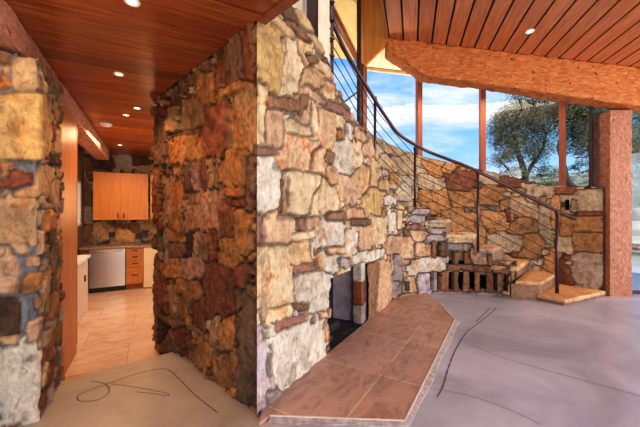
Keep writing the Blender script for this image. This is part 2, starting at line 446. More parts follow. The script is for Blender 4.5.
    arr = np.concatenate([np.clip(col, 0, 1).reshape(-1, 3), alpha.reshape(-1, 1)], 1).astype(np.float32)
    ca.data.foreach_set('color', arr.ravel())
    me.polygons.foreach_set('use_smooth', np.ones(len(me.polygons), bool))
    o = link(name, me, mat, parent); o['kind'] = 'structure'
    return o

# stones are surveyed off the photograph: bearing, elevation, width, height, tilt, colour
RS = [(269,52,28,74,0,'y'),(294,66,17,50,14,'c'),(303,50,15,22,20,'t'),(283,26,34,8,42,'t'),(288,12,26,9,42,'b'),(299,32,30,7,50,'b'),
(314,76,18,22,30,'t'),(326,72,26,8,40,'k'),(309,58,22,8,45,'b'),(330,90,10,20,5,'c'),(318,97,28,8,38,'k'),(308,112,10,24,5,'k'),(337,109,24,9,30,'p'),
(308,22,26,8,48,'t'),(318,42,22,7,50,'t'),(261,113,10,62,3,'c'),(285,103,34,12,8,'b'),(307,104,9,20,5,'b'),(275,130,19,38,0,'k'),(301,129,32,12,15,'c'),
(314,122,9,34,0,'c'),(268,151,24,9,0,'p'),(300,155,38,34,15,'k'),(266,187,25,50,0,'w'),(281,195,4,36,0,'b'),(286,195,4,36,0,'t'),
(304,191,33,46,6,'c'),(259,229,13,30,0,'p'),(281,229,28,30,5,'k'),(301,223,9,13,0,'p'),(311,222,12,14,0,'k'),(306,236,26,9,-15,'c'),
(273,277,42,64,-8,'c'),(301,252,26,24,0,'t'),(307,268,28,10,-15,'p'),(315,289,34,38,0,'w'),(332,262,17,22,-10,'w'),(282,313,26,12,-15,'c'),
(290,323,32,9,-22,'p'),(303,307,16,8,0,'b'),(261,378,15,84,0,'l'),(303,356,56,54,-26,'w'),(271,368,5,50,0,'g'),(277,398,16,20,-35,'g'),
(328,127,15,42,0,'k'),(340,119,9,18,5,'c'),(340,135,7,12,0,'o'),(344,157,17,40,-12,'w'),(358,156,10,27,0,'c'),(330,157,14,12,15,'b'),
(363,180,19,25,10,'t'),(332,178,12,22,-20,'t'),(347,188,30,24,35,'k'),(317,160,16,30,0,'k'),(363,136,16,8,35,'k'),(369,148,12,12,30,'k'),
(375,174,8,26,0,'t'),(314,203,10,32,0,'c'),(330,196,22,32,8,'c'),(375,201,21,26,15,'y'),(338,216,19,9,0,'b'),(356,213,18,10,0,'k'),
(331,233,31,26,0,'w'),(351,246,14,32,0,'w'),(365,239,14,20,5,'k'),(380,231,14,26,0,'c'),(392,222,8,20,0,'w'),(399,220,5,18,0,'c'),
(361,222,18,6,0,'b'),(336,251,18,9,-10,'k'),(375,256,20,9,-18,'w'),(361,257,18,9,-20,'w'),(392,245,14,16,0,'k'),(345,262,18,10,-15,'g'),
(371,291,11,56,3,'b'),(384,290,14,58,0,'k'),(397,268,9,26,0,'g'),(397,290,8,18,0,'g'),(383,186,8,10,0,'t'),(389,200,10,9,0,'w'),
(320,262,10,16,0,'k'),(311,250,6,20,0,'w')]
CS = [(407,248,13,22,0,'k'),(422,250,15,12,0,'k'),(427,265,37,15,-8,'w'),(424,284,13,22,0,'l'),(412,284,7,14,0,'t'),(404,297,14,6,0,'k'),
(419,212,14,5,0,'g'),(416,219,18,6,0,'g'),(416,227,18,5,0,'p'),(420,236,16,9,0,'k'),(436,224,20,6,0,'c'),(437,231,20,5,0,'g'),
(437,238,22,6,0,'g'),(460,239,28,8,2,'c'),(458,247,22,7,0,'g'),(470,268,46,6,4,'q'),(502,271,24,5,4,'q'),(434,250,4,16,0,'b'),(444,250,6,16,0,'b'),
(456,258,5,13,0,'b'),(467,258,6,12,0,'q'),(478,257,14,14,0,'k'),(484,250,18,6,0,'g'),(435,281,5,18,0,'g'),(446,281,8,20,0,'q'),(456,281,5,19,0,'b'),
(466,282,6,22,0,'q'),(477,281,5,19,0,'q'),(489,281,7,18,0,'q'),(499,282,5,18,0,'q'),(446,293,32,4,0,'k'),(480,294,28,4,2,'g')]
LS = [(249,52,10,60,0,'r'),(234,60,20,50,0,'b'),(219,76,8,44,4,'r'),(206,88,20,36,-5,'o'),(233,90,34,9,-30,'o'),(241,119,29,62,0,'n'),
(214,131,24,54,2,'r'),(190,113,25,32,0,'n'),(186,150,32,28,0,'o'),(185,80,25,18,-28,'b'),(205,64,14,18,-20,'b'),(172,120,8,26,0,'n'),
(172,94,10,22,-10,'b'),(161,97,8,24,0,'b'),(160,140,13,46,0,'b'),(185,132,32,5,-12,'b'),(233,167,25,34,0,'o'),(188,174,5,33,0,'b'),
(195,174,6,34,0,'p'),(202,173,6,34,0,'r'),(209,173,5,34,0,'n'),(215,172,4,30,0,'b'),(250,186,9,54,0,'b'),(201,211,36,39,0,'m'),
(233,192,18,9,0,'o'),(238,203,15,8,5,'r'),(226,220,13,36,4,'r'),(245,233,17,42,0,'o'),(229,256,24,30,22,'o'),(177,205,9,46,0,'o'),
(168,201,7,42,0,'n'),(157,201,10,38,0,'r'),(196,246,5,30,0,'n'),(190,245,5,28,0,'d'),(205,248,7,30,0,'b'),(213,246,6,30,0,'r'),
(177,237,22,9,20,'o'),(177,251,20,13,0,'b'),(157,241,10,36,0,'b'),(166,246,6,34,0,'g'),(192,268,26,26,-30,'m'),(217,291,31,60,0,'r'),
(241,275,11,22,0,'r'),(190,290,22,26,0,'o'),(237,298,8,24,0,'b'),(248,352,22,106,4,'b'),(216,328,8,30,0,'n'),(227,333,13,36,0,'o'),
(198,314,13,38,0,'r'),(182,304,8,28,0,'o'),(173,302,8,34,0,'n'),(200,353,24,26,35,'o'),(222,372,20,42,18,'o'),(204,338,52,6,38,'n'),
(155,300,8,60,0,'b'),(163,330,10,22,0,'d'),(181,338,11,20,0,'r'),(171,322,14,9,35,'n'),(176,268,18,16,10,'o'),(163,288,8,30,0,'r'),(171,345,12,18,0,'b')]
PS = [(14,126,42,64,0,'y'),(25,75,18,30,3,'t'),(43,80,17,38,-28,'y'),(5,58,12,16,0,'b'),(5,80,14,20,0,'o'),(24,179,20,30,0,'r'),(42,180,15,30,0,'t'),
(5,172,14,20,0,'o'),(5,192,14,10,0,'t'),(16,219,40,42,0,'t'),(7,271,18,40,0,'k'),(33,290,18,88,0,'r'),(8,318,20,34,0,'d'),(8,341,20,10,-10,'t'),
(20,384,42,78,-4,'w'),(46,112,12,15,0,'d'),(46,138,12,30,15,'t'),(57,95,8,22,0,'b'),(56,160,10,10,0,'d'),(44,242,5,22,0,'d'),(51,222,8,20,0,'o'),
(48,290,7,40,0,'t'),(56,305,8,22,0,'o'),(57,335,8,18,0,'o'),(48,365,8,52,0,'b'),(58,362,8,36,0,'b'),(55,260,8,28,0,'b'),(56,195,9,26,0,'t')]
OS = [(392,148,22,12,18,'t'),(409,166,28,20,-10,'t'),(388,164,22,14,20,'t'),(433,162,24,20,35,'o'),(449,168,12,12,30,'o'),(460,181,28,20,5,'r'),
(431,183,30,12,20,'t'),(405,191,15,36,-5,'c'),(425,196,12,10,0,'o'),(442,199,14,22,-8,'o'),(463,200,30,17,5,'o'),(431,208,18,10,0,'o'),(415,188,5,22,0,'t'),
(464,225,26,36,0,'o'),(486,197,32,18,0,'o'),(497,220,30,16,6,'o'),(487,208,26,5,5,'b'),(523,207,28,16,12,'t'),(504,205,9,10,0,'o'),(508,216,5,16,0,'d'),
(521,227,26,15,-12,'o'),(504,242,34,16,0,'t'),(532,246,20,24,15,'o'),(489,178,22,10,5,'t'),(502,181,4,8,0,'b'),(511,183,18,9,8,'r'),(517,190,22,5,8,'o'),
(537,191,28,12,6,'t'),(545,221,12,42,0,'t'),(534,201,18,6,6,'t'),(555,212,9,28,0,'o'),(565,191,18,6,0,'r'),(587,201,30,18,0,'t'),(574,205,7,12,0,'t'),
(590,214,26,4,0,'r'),(587,224,30,14,0,'o'),(566,226,11,18,0,'o'),(588,243,30,18,0,'o'),(565,245,14,14,0,'t'),(588,269,30,30,15,'k'),(551,264,14,24,20,'o'),
(563,272,13,30,-25,'r'),(543,200,8,10,0,'o'),(480,232,10,22,0,'o'),(375,150,14,12,30,'k'),(380,178,12,26,20,'t'),(376,137,16,9,32,'t'),(470,210,14,7,0,'b'),
(478,185,8,8,0,'b'),(395,180,8,16,0,'o'),(418,216,18,8,0,'t'),(446,216,8,12,0,'o')]

A = Vector((-.416, 2.078)); Bp = Vector((-1.87, 3.53)); Cp = Vector((1.13, 4.90))
chimpath = [(-1.83, 3.60), Bp, A, Cp, (1.42, 5.13), (1.75, 5.31), (2.1, 5.40), (2.42, 5.38), (2.70, 5.25), (2.92, 5.08), (3.0, 4.98)]
topR = [(257, -16), (262, -20), (280, -12), (290, 0), (306, 16), (322, 44), (329, 66), (336, 84), (343, 98), (351, 110), (362, 128), (378, 155), (386, 180), (393, 196), (400, 206), (407, 207),
        (430, 207), (430.5, 219), (446, 219), (446.5, 235), (473, 236), (473.5, 248), (492, 249), (492.5, 262), (508, 262)]
S_, X_, Y_ = resample(chimpath, .01, .05); PX_ = CX+F*X_/Y_
def chimtop(px, s):
    if s < 2.10: return 2.68 if s < 2.03 else 2.68+.3*(s-2.03)/.07
    D = np.interp(px, PX_, Y_) if px > 257 else 2.08
    y = np.interp(px, [p[0] for p in topR], [p[1] for p in topR])
    return H-(y-CY)/F*D
def chimbot(s): return -.18 if s < 1.2 else (-.02 if s > 1.3 else -.18+.16*(s-1.2)/.1)
nichepx = [(430, 272, 433.5, 290), (437.5, 272, 442, 290), (449.5, 272, 453.5, 290), (459, 272, 463, 290), (469.5, 272, 474.5, 290), (480, 272, 485.5, 290),
           (493, 273, 497, 291), (502, 274, 508, 292), (430, 242, 432.5, 257), (436.5, 242, 441, 257), (449, 251, 453.5, 265), (459, 251, 464, 265)]
cut = [(331, 380), (330.5, 300), (331, 279), (339, 275), (348, 272), (355, 266), (362, 263), (366, 263), (367, 345)]
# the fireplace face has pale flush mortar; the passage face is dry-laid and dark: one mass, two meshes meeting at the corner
iA = 0
def split(path, k0, k1): return path[k0:k1]
stone_wall('wall_fireplace', [(A.x-.001, A.y)]+chimpath[3:] if False else [tuple(A)]+[tuple(p) for p in chimpath[3:]],
           lambda px, s: chimtop(max(px, 257.2), s+3), lambda s: -.02, .0105, RS+CS, M['stone'], (.07, .15), 3, (.22, .17, .13), .0065, .010,
           .028, .024, .006, .28, nichepx and [n+(.17,) for n in nichepx], cut, .02, 'tkcwb', -1, 1.7, rust=.5, capfrom=.42, pin=(0,), sat=1.06, edgeshade=.7)
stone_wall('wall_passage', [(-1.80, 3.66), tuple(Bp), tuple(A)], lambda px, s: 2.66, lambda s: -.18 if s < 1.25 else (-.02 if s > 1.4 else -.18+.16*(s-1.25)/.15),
           .0105, LS, M['stone_rough'], (.06, .13), 23, (.035, .020, .014), .004, .010, .050, .034, .008, .25, (), None, .03, 'otrb', -1, 2.2, rust=.8, edgeshade=.5, capfrom=99, pin=(-1,), sat=.80)  # stone colours also carry the warm orange light on this face
# left pillar
pA = Vector((-1.82, 2.04))
pp = [tuple(pA-KV*1.2), tuple(pA), tuple(pA+KU*.64), tuple(pA+KU*.66-KV*.2)]
stone_wall('wall_left_pillar', pp, lambda px, s: 2.36, lambda s: -.18, .0105, PS, M['stone'], (.07, .15), 41, (.17, .18, .20), .008, .010,
           .020, .014, .004, .4, (), None, .035, 'tobrk', -1, 1.7, rust=.6, sat=.85, edgeshade=.4)

# outer curved wall
OD = [(603, 5.2), (557, 5.7), (520, 6.0), (484, 6.12), (450, 6.15), (421, 6.08), (400, 5.95), (380, 5.7), (365, 5.45), (350, 5.1), (338, 4.75)]
OP = [((p-CX)/F*D, D) for p, D in OD]+[(-.02, 4.2), (-.42, 3.75), (-.85, 3.35)]
OT = [(603, 187), (557, 187), (535, 184), (510, 177), (484, 171), (450, 163), (421, 157), (400, 149), (385, 142), (370, 133), (362, 127), (338, 108)]
def smoothpath(P, it=2):
    for _ in range(it):
        Q = [P[0]]
        for a, b in zip(P[:-1], P[1:]):
            Q += [(a[0]*.75+b[0]*.25, a[1]*.75+b[1]*.25), (a[0]*.25+b[0]*.75, a[1]*.25+b[1]*.75)]
        P = Q+[P[-1]]
    return P
OPs = smoothpath(OP)
def otop(px, s):
    D = np.interp(px, [p[0] for p in OD[::-1]], [p[1] for p in OD[::-1]])
    if s > 5.6 or px < 338: return 3.0+.25*min(1, (s-5.6)/1.5 if s > 5.6 else 0)
    y = np.interp(px, [p[0] for p in OT[::-1]], [p[1] for p in OT[::-1]]); return H-(y-CY)/F*D
ow = stone_wall('wall_curved_outer', OPs, otop, -.05, .015, OS, M['stone'], (.10, .20), 61, (.085, .05, .032), .006, .012,
           .03, .016, .006, .22, [(564, 200, 568.5, 210, .12)], None, .03, 'otorkt', 1, 1.6, rust=.5, edgeshade=.5, sat=np.array([.86, 1.0, 1.18]))

# ------------------------------------------------------------------ floors
mb = MB()
mb.prism([(-2.9, -3.0), (9.0, -3.0), (9.0, 5.6), (5.4, 5.6), (4.6, 6.6), (.2, 6.6), (-.2, 4.4), (-1.36, 3.14), (-1.44, 3.07), (-2.08, 2.55), (-2.9, 1.9)], -.13, 0)
floor = mb.build('floor', M['concrete']); tag(floor, kind='structure')
kf = MB().prism([(-6.5, .5), (-2.0, .5), (-1.2, 3.2), (-.9, 5.2), (-2.4, 8.2), (-6.5, 8.2)], -.25, -.15).build('floor_kitchen', M['ktile']); tag(kf, kind='structure')
e1 = Vector((-2.12, 2.52)); e2 = Vector((-1.36, 3.13)); ed = (e2-e1).normalized(); en = Vector((-ed.y, ed.x))
st = MB().prism([tuple(e1-ed*.1), tuple(e2+ed*.06), tuple(e2+ed*.0+en*.10), tuple(e1-ed*.1+en*.46)], -.15, -.135).build('trim_threshold', M['threshold'], None, .004); tag(st, kind='structure')

# floor marks: shallow stained cracks following the slab
crk = plain('crack_stain', (.15, .13, .135), .7)
def ribbon(mb, pts, w, z=.0012):
    P = []
    for i in range(len(pts)-1):
        p0 = pts[max(i-1, 0)]; p1 = pts[i]; p2 = pts[i+1]; p3 = pts[min(i+2, len(pts)-1)]
        for k in range(6):
            t = k/6
            P.append(tuple(.5*((2*p1[j])+(-p0[j]+p2[j])*t+(2*p0[j]-5*p1[j]+4*p2[j]-p3[j])*t*t+(-p0[j]+3*p1[j]-3*p2[j]+p3[j])*t**3) for j in (0, 1)))
    P.append(tuple(pts[-1])); vs = []; fs = []
    for i, p in enumerate(P):
        a = Vector(P[min(i+1, len(P)-1)])-Vector(P[max(i-1, 0)]); a.normalize(); n = Vector((-a.y, a.x))*w*(.5+.5*abs(math.sin(i*1.7)))
        vs += [(p[0]+n.x, p[1]+n.y, z), (p[0]-n.x, p[1]-n.y, z)]
    for i in range(len(P)-1): fs.append([2*i, 2*i+1, 2*i+3, 2*i+2])
    mb.add(vs, fs)
def fp(L): return [tuple(onz(*p).xy) for p in L]
mb = MB()
ribbon(mb, fp([(437, 397), (443, 386), (449, 366), (456, 349), (467, 332), (480, 322), (491, 313), (496, 308)]), .007)
ribbon(mb, fp([(476, 322), (484, 314), (490, 308)]), .007)
ribbon(mb, fp([(470, 345), (510, 360), (560, 374), (600, 385), (640, 396)]), .0035)
ribbon(mb, fp([(430, 388), (470, 396), (510, 410), (540, 424)]), .0025)
ribbon(mb, fp([(90, 381), (105, 384), (109, 392), (98, 400), (80, 401), (78, 396), (88, 391), (110, 383), (140, 373), (165, 369), (178, 378), (195, 395), (218, 413)]), .0055)
ribbon(mb, fp([(112, 384), (140, 388), (165, 393), (168, 396), (155, 394), (136, 392)]), .004)
c = mb.build('crack', crk, floor)

# hearth
hp = [A+Vector((.03, -.08)), Vector(onz(270, 419).xy), Vector(onz(405, 424).xy), Vector(onz(455, 321).xy), Vector(onz(440, 305).xy), Vector((1.8, 5.40)), Vector((1.2, 5.0)), Vector((-.40, 2.16))]
hearth = empty('hearth', (.6, 3.0, 0), 'low travertine-tiled hearth pad in front of the stone fireplace', 'hearth')
MB().prism([tuple(p) for p in hp], .0, .022).build('tile_pad', M['hearth'], hearth, .004)
rim = plain('chipped_mortar_rim', (.44, .39, .38), .85, 0, .3, 25, .6, .01)
def strip(pts, w0, z0, z1, nseg=10):
    mb = MB(); P = []
    for a, b in zip(pts[:-1], pts[1:]):
        for k in range(nseg): P.append(Vector(a).lerp(Vector(b), k/nseg))
    P.append(Vector(pts[-1])); L = []; R = []
    for i, p in enumerate(P):
        t = (P[min(i+1, len(P)-1)]-P[max(i-1, 0)]).normalized(); n = Vector((t.y, -t.x))
        L.append(p); R.append(p+n*(w0+random.uniform(-.012, .012)))
    for i in range(len(P)-1):
        mb.prism([tuple(L[i]), tuple(R[i]), tuple(R[i+1]), tuple(L[i+1])], [z0]*4, [z1+.002, z1-.010, z1-.010, z1+.002])
    return mb
strip([hp[1], hp[2], hp[3], hp[4]], .045, 0, .020).build('mortar_rim', rim, hearth)
edge = plain('pale_edge_strip', (.74, .64, .55), .6)
mb = MB()
for a, b in ((hp[1], hp[2]), (hp[2], hp[3]), (hp[3], hp[4])):
    t = (b-a).normalized(); n = Vector((t.y, -t.x))*.005; mb.prism([tuple(a-n), tuple(a+n), tuple(b+n), tuple(b-n)], 0, .026)
mb.build('edge_strip', edge, hearth)

# ------------------------------------------------------------------ firebox
w = (Cp-A).normalized(); inn = Vector((-w.y, w.x))
def W(t, d): p = A+w*t+inn*d; return (p.x, p.y)
mb = MB()
mb.prism([W(1.02, .02), W(2.06, .02), W(2.06, .5), W(1.02, .5)], -.01, .012); mb.build('trim_firebox_floor', M['soot'])['kind'] = 'structure'
mb = MB(); mb.prism([W(.98, .43), W(2.14, .43), W(2.14, .50), W(.98, .50)], 0, 1.1)
mb.prism([W(.98, .03), W(1.06, .03), W(1.06, .45), W(.98, .45)], 0, 1.1); mb.prism([W(.98, .05), W(2.14, .05), W(2.14, .5), W(.98, .5)], .98, 1.05)
mb.prism([W(.98, .04), W(2.14, .04), W(2.14, .10), W(.98, .10)], .80, 1.05)
tag(mb.build('wall_firebox_back', M['soot']), kind='structure')
mb = MB(); mb.prism([W(2.03, .02), W(2.14, .02), W(2.14, .45), W(2.00, .45)], 0, .99); tag(mb.build('wall_firebox_side', M['firewall']), kind='structure')
jb = empty('fireplace_jamb', (*W(1.98, .06), 0), 'narrow stacked stone pier at the right side of the fireplace opening', 'stone pier')
jm = [stone_mat('jamb_stone_red'), None]
def rock(mb, c, size, ax=None, col=(.4, .3, .2), seed=0, sub=3, amp=.12, boxy=.75):
    bm = bmesh.new(); bmesh.ops.create_cube(bm, size=1); bmesh.ops.subdivide_edges(bm, edges=bm.edges[:], cuts=sub*2+1, use_grid_fill=True)
    X, Y = ax if ax else (Vector((1, 0)), Vector((0, 1)))
    vs = []; cs = []
    for v in bm.verts:
        p = v.co*2; q = p.normalized()*1.15; p = p*boxy+q*(1-boxy)
        nn = mnoise.noise_vector(p*1.3+Vector((seed*3.1, seed*1.7, seed)))*amp+mnoise.noise_vector(p*4+Vector((seed, 3, seed)))*amp*.35
        p = p+nn
        xy = Vector((c[0], c[1]))+X*p.x*size[0]/2+Y*p.y*size[1]/2
        vs.append((xy.x, xy.y, c[2]+p.z*size[2]/2))
    fs = [[v.index for v in f.verts] for f in bm.faces]
    bm.free(); b = len(mb.v); mb.add(vs, fs, col, True)
    for i in range(b, len(mb.v)):
        k = 1+.25*mnoise.noise(Vector(mb.v[i])*6); mb.c[i] = tuple(x*k for x in col)
    return mb
wx = (w, inn)
for k, (z, h, col) in enumerate(((.12, .22, PAL['g']), (.38, .28, PAL['r']), (.66, .28, PAL['w']))):
    rock(MB(), (*W(2.0, .075), z), (.12, .12, h), wx, col, k+3, 3, .06, .9).build('stone', M['stone'], jb)
tag(rock(MB(), (*W(1.60, .28), .05), (.34, .12, .09), wx, (.03, .025, .025), 8).build('charred_log', M['soot']), 'charred log lying in the ash at the back of the fireplace', 'log')
tag(rock(MB(), (*W(1.32, .18), .035), (.14, .11, .05), wx, (.05, .05, .07), 12).build('ash_lump', M['soot']), 'dark lump of ash beside the charred log in the fireplace', 'ash')

# ------------------------------------------------------------------ low ceiling
Z1 = 2.60
zf = lambda x, y: Z1
mb = MB()
p1 = [(-2.62, 3.0), (-1.2, 2.86), (4.6, -2.94), (4.6, -3), (-3.2, -3)]
polyA = clip([(-6, -3), (4.66, -3), (4.66, 6), (-6, 6)], (1, 1), 1.63)
polyA = clip(polyA, (.0, 1), 3.50)
polyA = clip(polyA, (-KV.x, -KV.y), -(KV.dot(pA)-2.6))
polyB = [(-6.0, 3.50), (-1.6, 3.50), (-1.5, 4.2), (-2.4, 8.0), (-6.0, 6.2)]
polyB = clip(polyB, (-KV.x, -KV.y), -(KV.dot(pA)-2.6))
for pl in (polyA, polyB): planks(mb, pl, KV, .19, .005, zf, .02, .26, .03)
for pl in (polyA, polyB): mb.prism(pl, Z1+.012, Z1+.10, (.15, .1, .1))
lc = mb.build('ceiling_low', M['lowceil']); tag(lc, kind='structure')
mb = MB(); mb.prism([(-.40, 2.03), (4.6, -2.97), (4.64, -2.93), (-.36, 2.07)], Z1-.012, Z1+.12)
tag(mb.build('trim_ceiling_edge', M['mull']), kind='structure')

def recessed(p, normal_z=None, label='', group=None, r=.045):
    t = empty('recessed_light', p, label, 'ceiling light', group)
    def ring(r0, r1, z0, z1, n=20):
        vs = []; fs = []
        for k in range(n):
            a = 2*math.pi*k/n; c, s = math.cos(a), math.sin(a)
            vs += [(p[0]+r0*c, p[1]+r0*s, p[2]+z0), (p[0]+r1*c, p[1]+r1*s, p[2]+z1)]
        for k in range(n): k2 = (k+1) % n; fs.append([2*k, 2*k+1, 2*k2+1, 2*k2])
        return vs, fs
    m1 = MB(); m1.add(*ring(r*.75, r*1.15, -.004, -.006), smooth=True); m1.add(*ring(r*1.15, r*1.22, -.006, 0)); m1.build('trim_ring', M['white'] if r < .08 else M['white'], t)
    m2 = MB(); vs = [(p[0]+r*.76*math.cos(2*math.pi*k/20), p[1]+r*.76*math.sin(2*math.pi*k/20), p[2]-.003) for k in range(20)]
    m2.add(vs, [list(range(20))[::-1]]); m2.build('lamp_face', M['bulb'], t)
    return t
for (px, py, lb) in ((132, 1.5, 'nearest recessed light in the low reddish ceiling, at the top edge'),
                     (119, 74, 'recessed ceiling light in the reddish boards between the nearest lamp and the kitchen'),
                     (137, 108, 'recessed kitchen ceiling light closest to the dark stone chimney corner'),
                     (126, 115, 'recessed kitchen ceiling light just right of the white smoke detector'),
                     (120, 145, 'farthest recessed ceiling light, above the orange wall cabinet')):
    D = F*(Z1-H)/(CY-py); p = Vector(((px-CX)/F*D, D, Z1-.001)); recessed(p, label=lb, group='recessed lights in the low ceiling', r=.036)
    l = bpy.data.lights.new('lamp', 'SPOT'); l.energy = 24; l.spot_size = 2.2; l.spot_blend = .6; l.color = (1, .62, .32); l.shadow_soft_size = .05
    lo = bpy.data.objects.new('recessed_lamp', l); COL.objects.link(lo); lo.location = p-Vector((0, 0, .03))
D = F*(Z1-H)/(CY-124); p = Vector(((106-CX)/F*D, D, Z1))
sd = MB(); n = 20
for z0, z1, r0, r1 in ((0, -.02, .075, .072), (-.02, -.035, .072, .05), (-.035, -.036, .05, .001)):
    vs = []; 
    for k in range(n):
        a = 2*math.pi*k/n; vs += [(p.x+r0*math.cos(a), p.y+r0*math.sin(a), p.z+z0), (p.x+r1*math.cos(a), p.y+r1*math.sin(a), p.z+z1)]
    sd.add(vs, [[2*k, 2*k+1, 2*((k+1) % n)+1, 2*((k+1) % n)] for k in range(n)], None, True)
tag(sd.build('smoke_detector', M['white']), 'white round smoke detector on the kitchen ceiling boards', 'smoke detector')

# kitchen beam
def rough_beam(poly_pts, name, mat, amp=.012, cuts=60, parent=None):
    pass
def hewn(name, mat, p0, p1, wdir, width, ht0, ht1, parent=None, n=90, m=7, amp=.012, seed=1, bottom=None, zc=None):
    """beam from p0 to p1 (2-D), cross-section subdivided and roughened; zlo/zhi given as functions of t"""
    zlo, zhi = ht0, ht1
    P0 = Vector(p0); P1 = Vector(p1); wd = Vector(wdir).normalized(); vs = []; fs = []
    prof = []
    for k in range(m): prof.append((k/m, 0))
    for k in range(m): prof.append((1, k/m))
    for k in range(m): prof.append((1-k/m, 1))
    for k in range(m): prof.append((0, 1-k/m))
    L = len(prof)
    for i in range(n+1):
        t = i/n; c = P0.lerp(P1, t); lo, hi = zlo(t), zhi(t)
        for (a, b) in prof:
            p = Vector((c.x+wd.x*width*a, c.y+wd.y*width*a, lo+(hi-lo)*b))
            cr = .012 if (a in (0, 1) and b in (0, 1)) else 0
            ctr = Vector((c.x+wd.x*width/2, c.y+wd.y*width/2, (lo+hi)/2))
            d = (p-ctr).normalized()
            k = mnoise.noise(p*7+Vector((seed, 0, 0)))*amp+mnoise.noise(p*22)*amp*.5-cr
            vs.append(p+d*k)
    for i in range(n):
        for k in range(L): fs.append([i*L+k, i*L+(k+1) % L, (i+1)*L+(k+1) % L, (i+1)*L+k])
    fs.append(list(range(L))[::-1]); fs.append([n*L+k for k in range(L)])
    bm = MB(); bm.add(vs, fs, None, True)
    o = bm.build(name, mat, parent)
    me = o.data; b2 = bmesh.new(); b2.from_mesh(me); bmesh.ops.recalc_face_normals(b2, faces=b2.faces); b2.to_mesh(me); b2.free(); me.set_sharp_from_angle(angle=math.radians(38))
    return o
k0 = Vector((-1.60, 1.22))+KV*.09; k1 = Vector((-4.20, 6.12))+KV*.09
o = hewn('timber_beam', M['kbeam'], k0-KU*1.5, k1, -KV, .24, lambda t: 2.385, lambda t: 2.598, n=120, seed=4)
tag(o, 'rough pinkish timber beam running over the left stone pillar into the kitchen', 'beam')

# ------------------------------------------------------------------ main ceiling
def zc(x, y): return 4.13-.117*(x-1.08)+.086*(y-5)
left = Vector((1.08, 5.0)); nP = Vector((-PD.y, PD.x))
main = clip([(-3, -3), (10, -3), (10, 5.1), (-3, 5.1)], tuple(nP), nP.dot(left)-.0)
mb = MB(); planks(mb, main, PD, .215, .026, zc, .025, .10, nP.dot(left) % .235)
mc = mb.build('ceiling_main', M['highceil']); tag(mc, kind='structure')
mb = MB(); mb.prism(main, [zc(*p)+.03 for p in main], [zc(*p)+.16 for p in main]); tag(mb.build('ceiling_backing', M['gap']), kind='structure')
eave = [(1.09, 5.02), (10, 5.10), (10, 6.24), (.885, 6.20)]
mb = MB(); planks(mb, eave, Vector((.10, .99)).normalized(), .27, .006, lambda x, y: zc(x, y)-.004, .03, .08)
tag(mb.build('ceiling_eave', plain('cream_eave_boards', (.92, .70, .46), .7, 0, .06)), kind='structure')
mb = MB(); mb.prism(eave, [zc(*p)+.03 for p in eave], [zc(*p)+.16 for p in eave]); tag(mb.build('ceiling_eave_backing', M['gap']), kind='structure')
mb = MB(); f0, f1 = (1.45, 6.22), (10, 6.22)
mb.prism([(.90, 6.22), (10, 6.22), (10, 6.27), (.90, 6.27)], [zc(1.4, 6.22)-.01, zc(10, 6.22)-.01, zc(10, 6.27)-.01, zc(1.4, 6.27)-.01], [zc(1.4, 6.22)+.18, zc(10, 6.22)+.18, zc(10, 6.27)+.18, zc(1.4, 6.27)+.18])
tag(mb.build('trim_eave_fascia', M['plaster']), kind='structure')
# main timber beam and post
xl, xr = 1.08, 9.0
btop = lambda t: zc(xl+(xr-xl)*t, 5.0)+.0
def bbot(t):
    x = xl+(xr-xl)*t
    return float(np.interp(x, [1.08, 1.66, 2.45, 4.27, 5.06, 9.0], [3.93, 3.53, 3.43, 3.16, 3.04, 2.48]))
o = hewn('ridge_beam', M['beam'], (xl, 4.98), (xr, 4.98), (0, 1), .27, bbot, btop, n=220, m=10, amp=.022, seed=9)
tag(o, 'massive rough-hewn orange timber beam across the window wall under the slatted ceiling', 'beam')
vs = []
def hewn_post(name, x0, x1, y0, y1, z0, z1, mat):
    n, m = 90, 8; vs = []; fs = []; prof = [(k/m, 0) for k in range(m)]+[(1, k/m) for k in range(m)]+[(1-k/m, 1) for k in range(m)]+[(0, 1-k/m) for k in range(m)]
    L = len(prof); cx, cy = (x0+x1)/2, (y0+y1)/2
    for i in range(n+1):
        z = z0+(z1-z0)*i/n
        for a, b in prof:
            p = Vector((x0+(x1-x0)*a, y0+(y1-y0)*b, z)); d = Vector((p.x-cx, p.y-cy, 0)).normalized()
            vs.append(p+d*(mnoise.noise(p*8)*.012+mnoise.noise(p*24)*.010-(.004 if a in (0, 1) and b in (0, 1) else 0)))
    for i in range(n):
        for k in range(L): fs.append([i*L+k, i*L+(k+1) % L, (i+1)*L+(k+1) % L, (i+1)*L+k])
    fs.append(list(range(L))[::-1]); fs.append([n*L+k for k in range(L)])
    b = MB(); b.add(vs, fs, None, True); o = b.build(name, mat); o.data.set_sharp_from_angle(angle=math.radians(38)); return o
o = hewn_post('timber_post', 4.715, 5.075, 5.12, 5.46, 0, 3.03, M['post'])
tag(o, 'thick rough-hewn timber post standing beside the foot of the stone stairs', 'post')
# recessed light in main ceiling
def on_ceiling(px, py):
    lo, hi = 1.0, 9.0
    for _ in range(40):
        D = (lo+hi)/2; p = at(px, py, D)
        if p.z > zc(p.x, p.y): hi = D
        else: lo = D
    return at(px, py, lo)
p = on_ceiling(530, 31); recessed(p+Vector((0, 0, -.004)), label='small recessed light in the high slatted orange ceiling', r=.05)

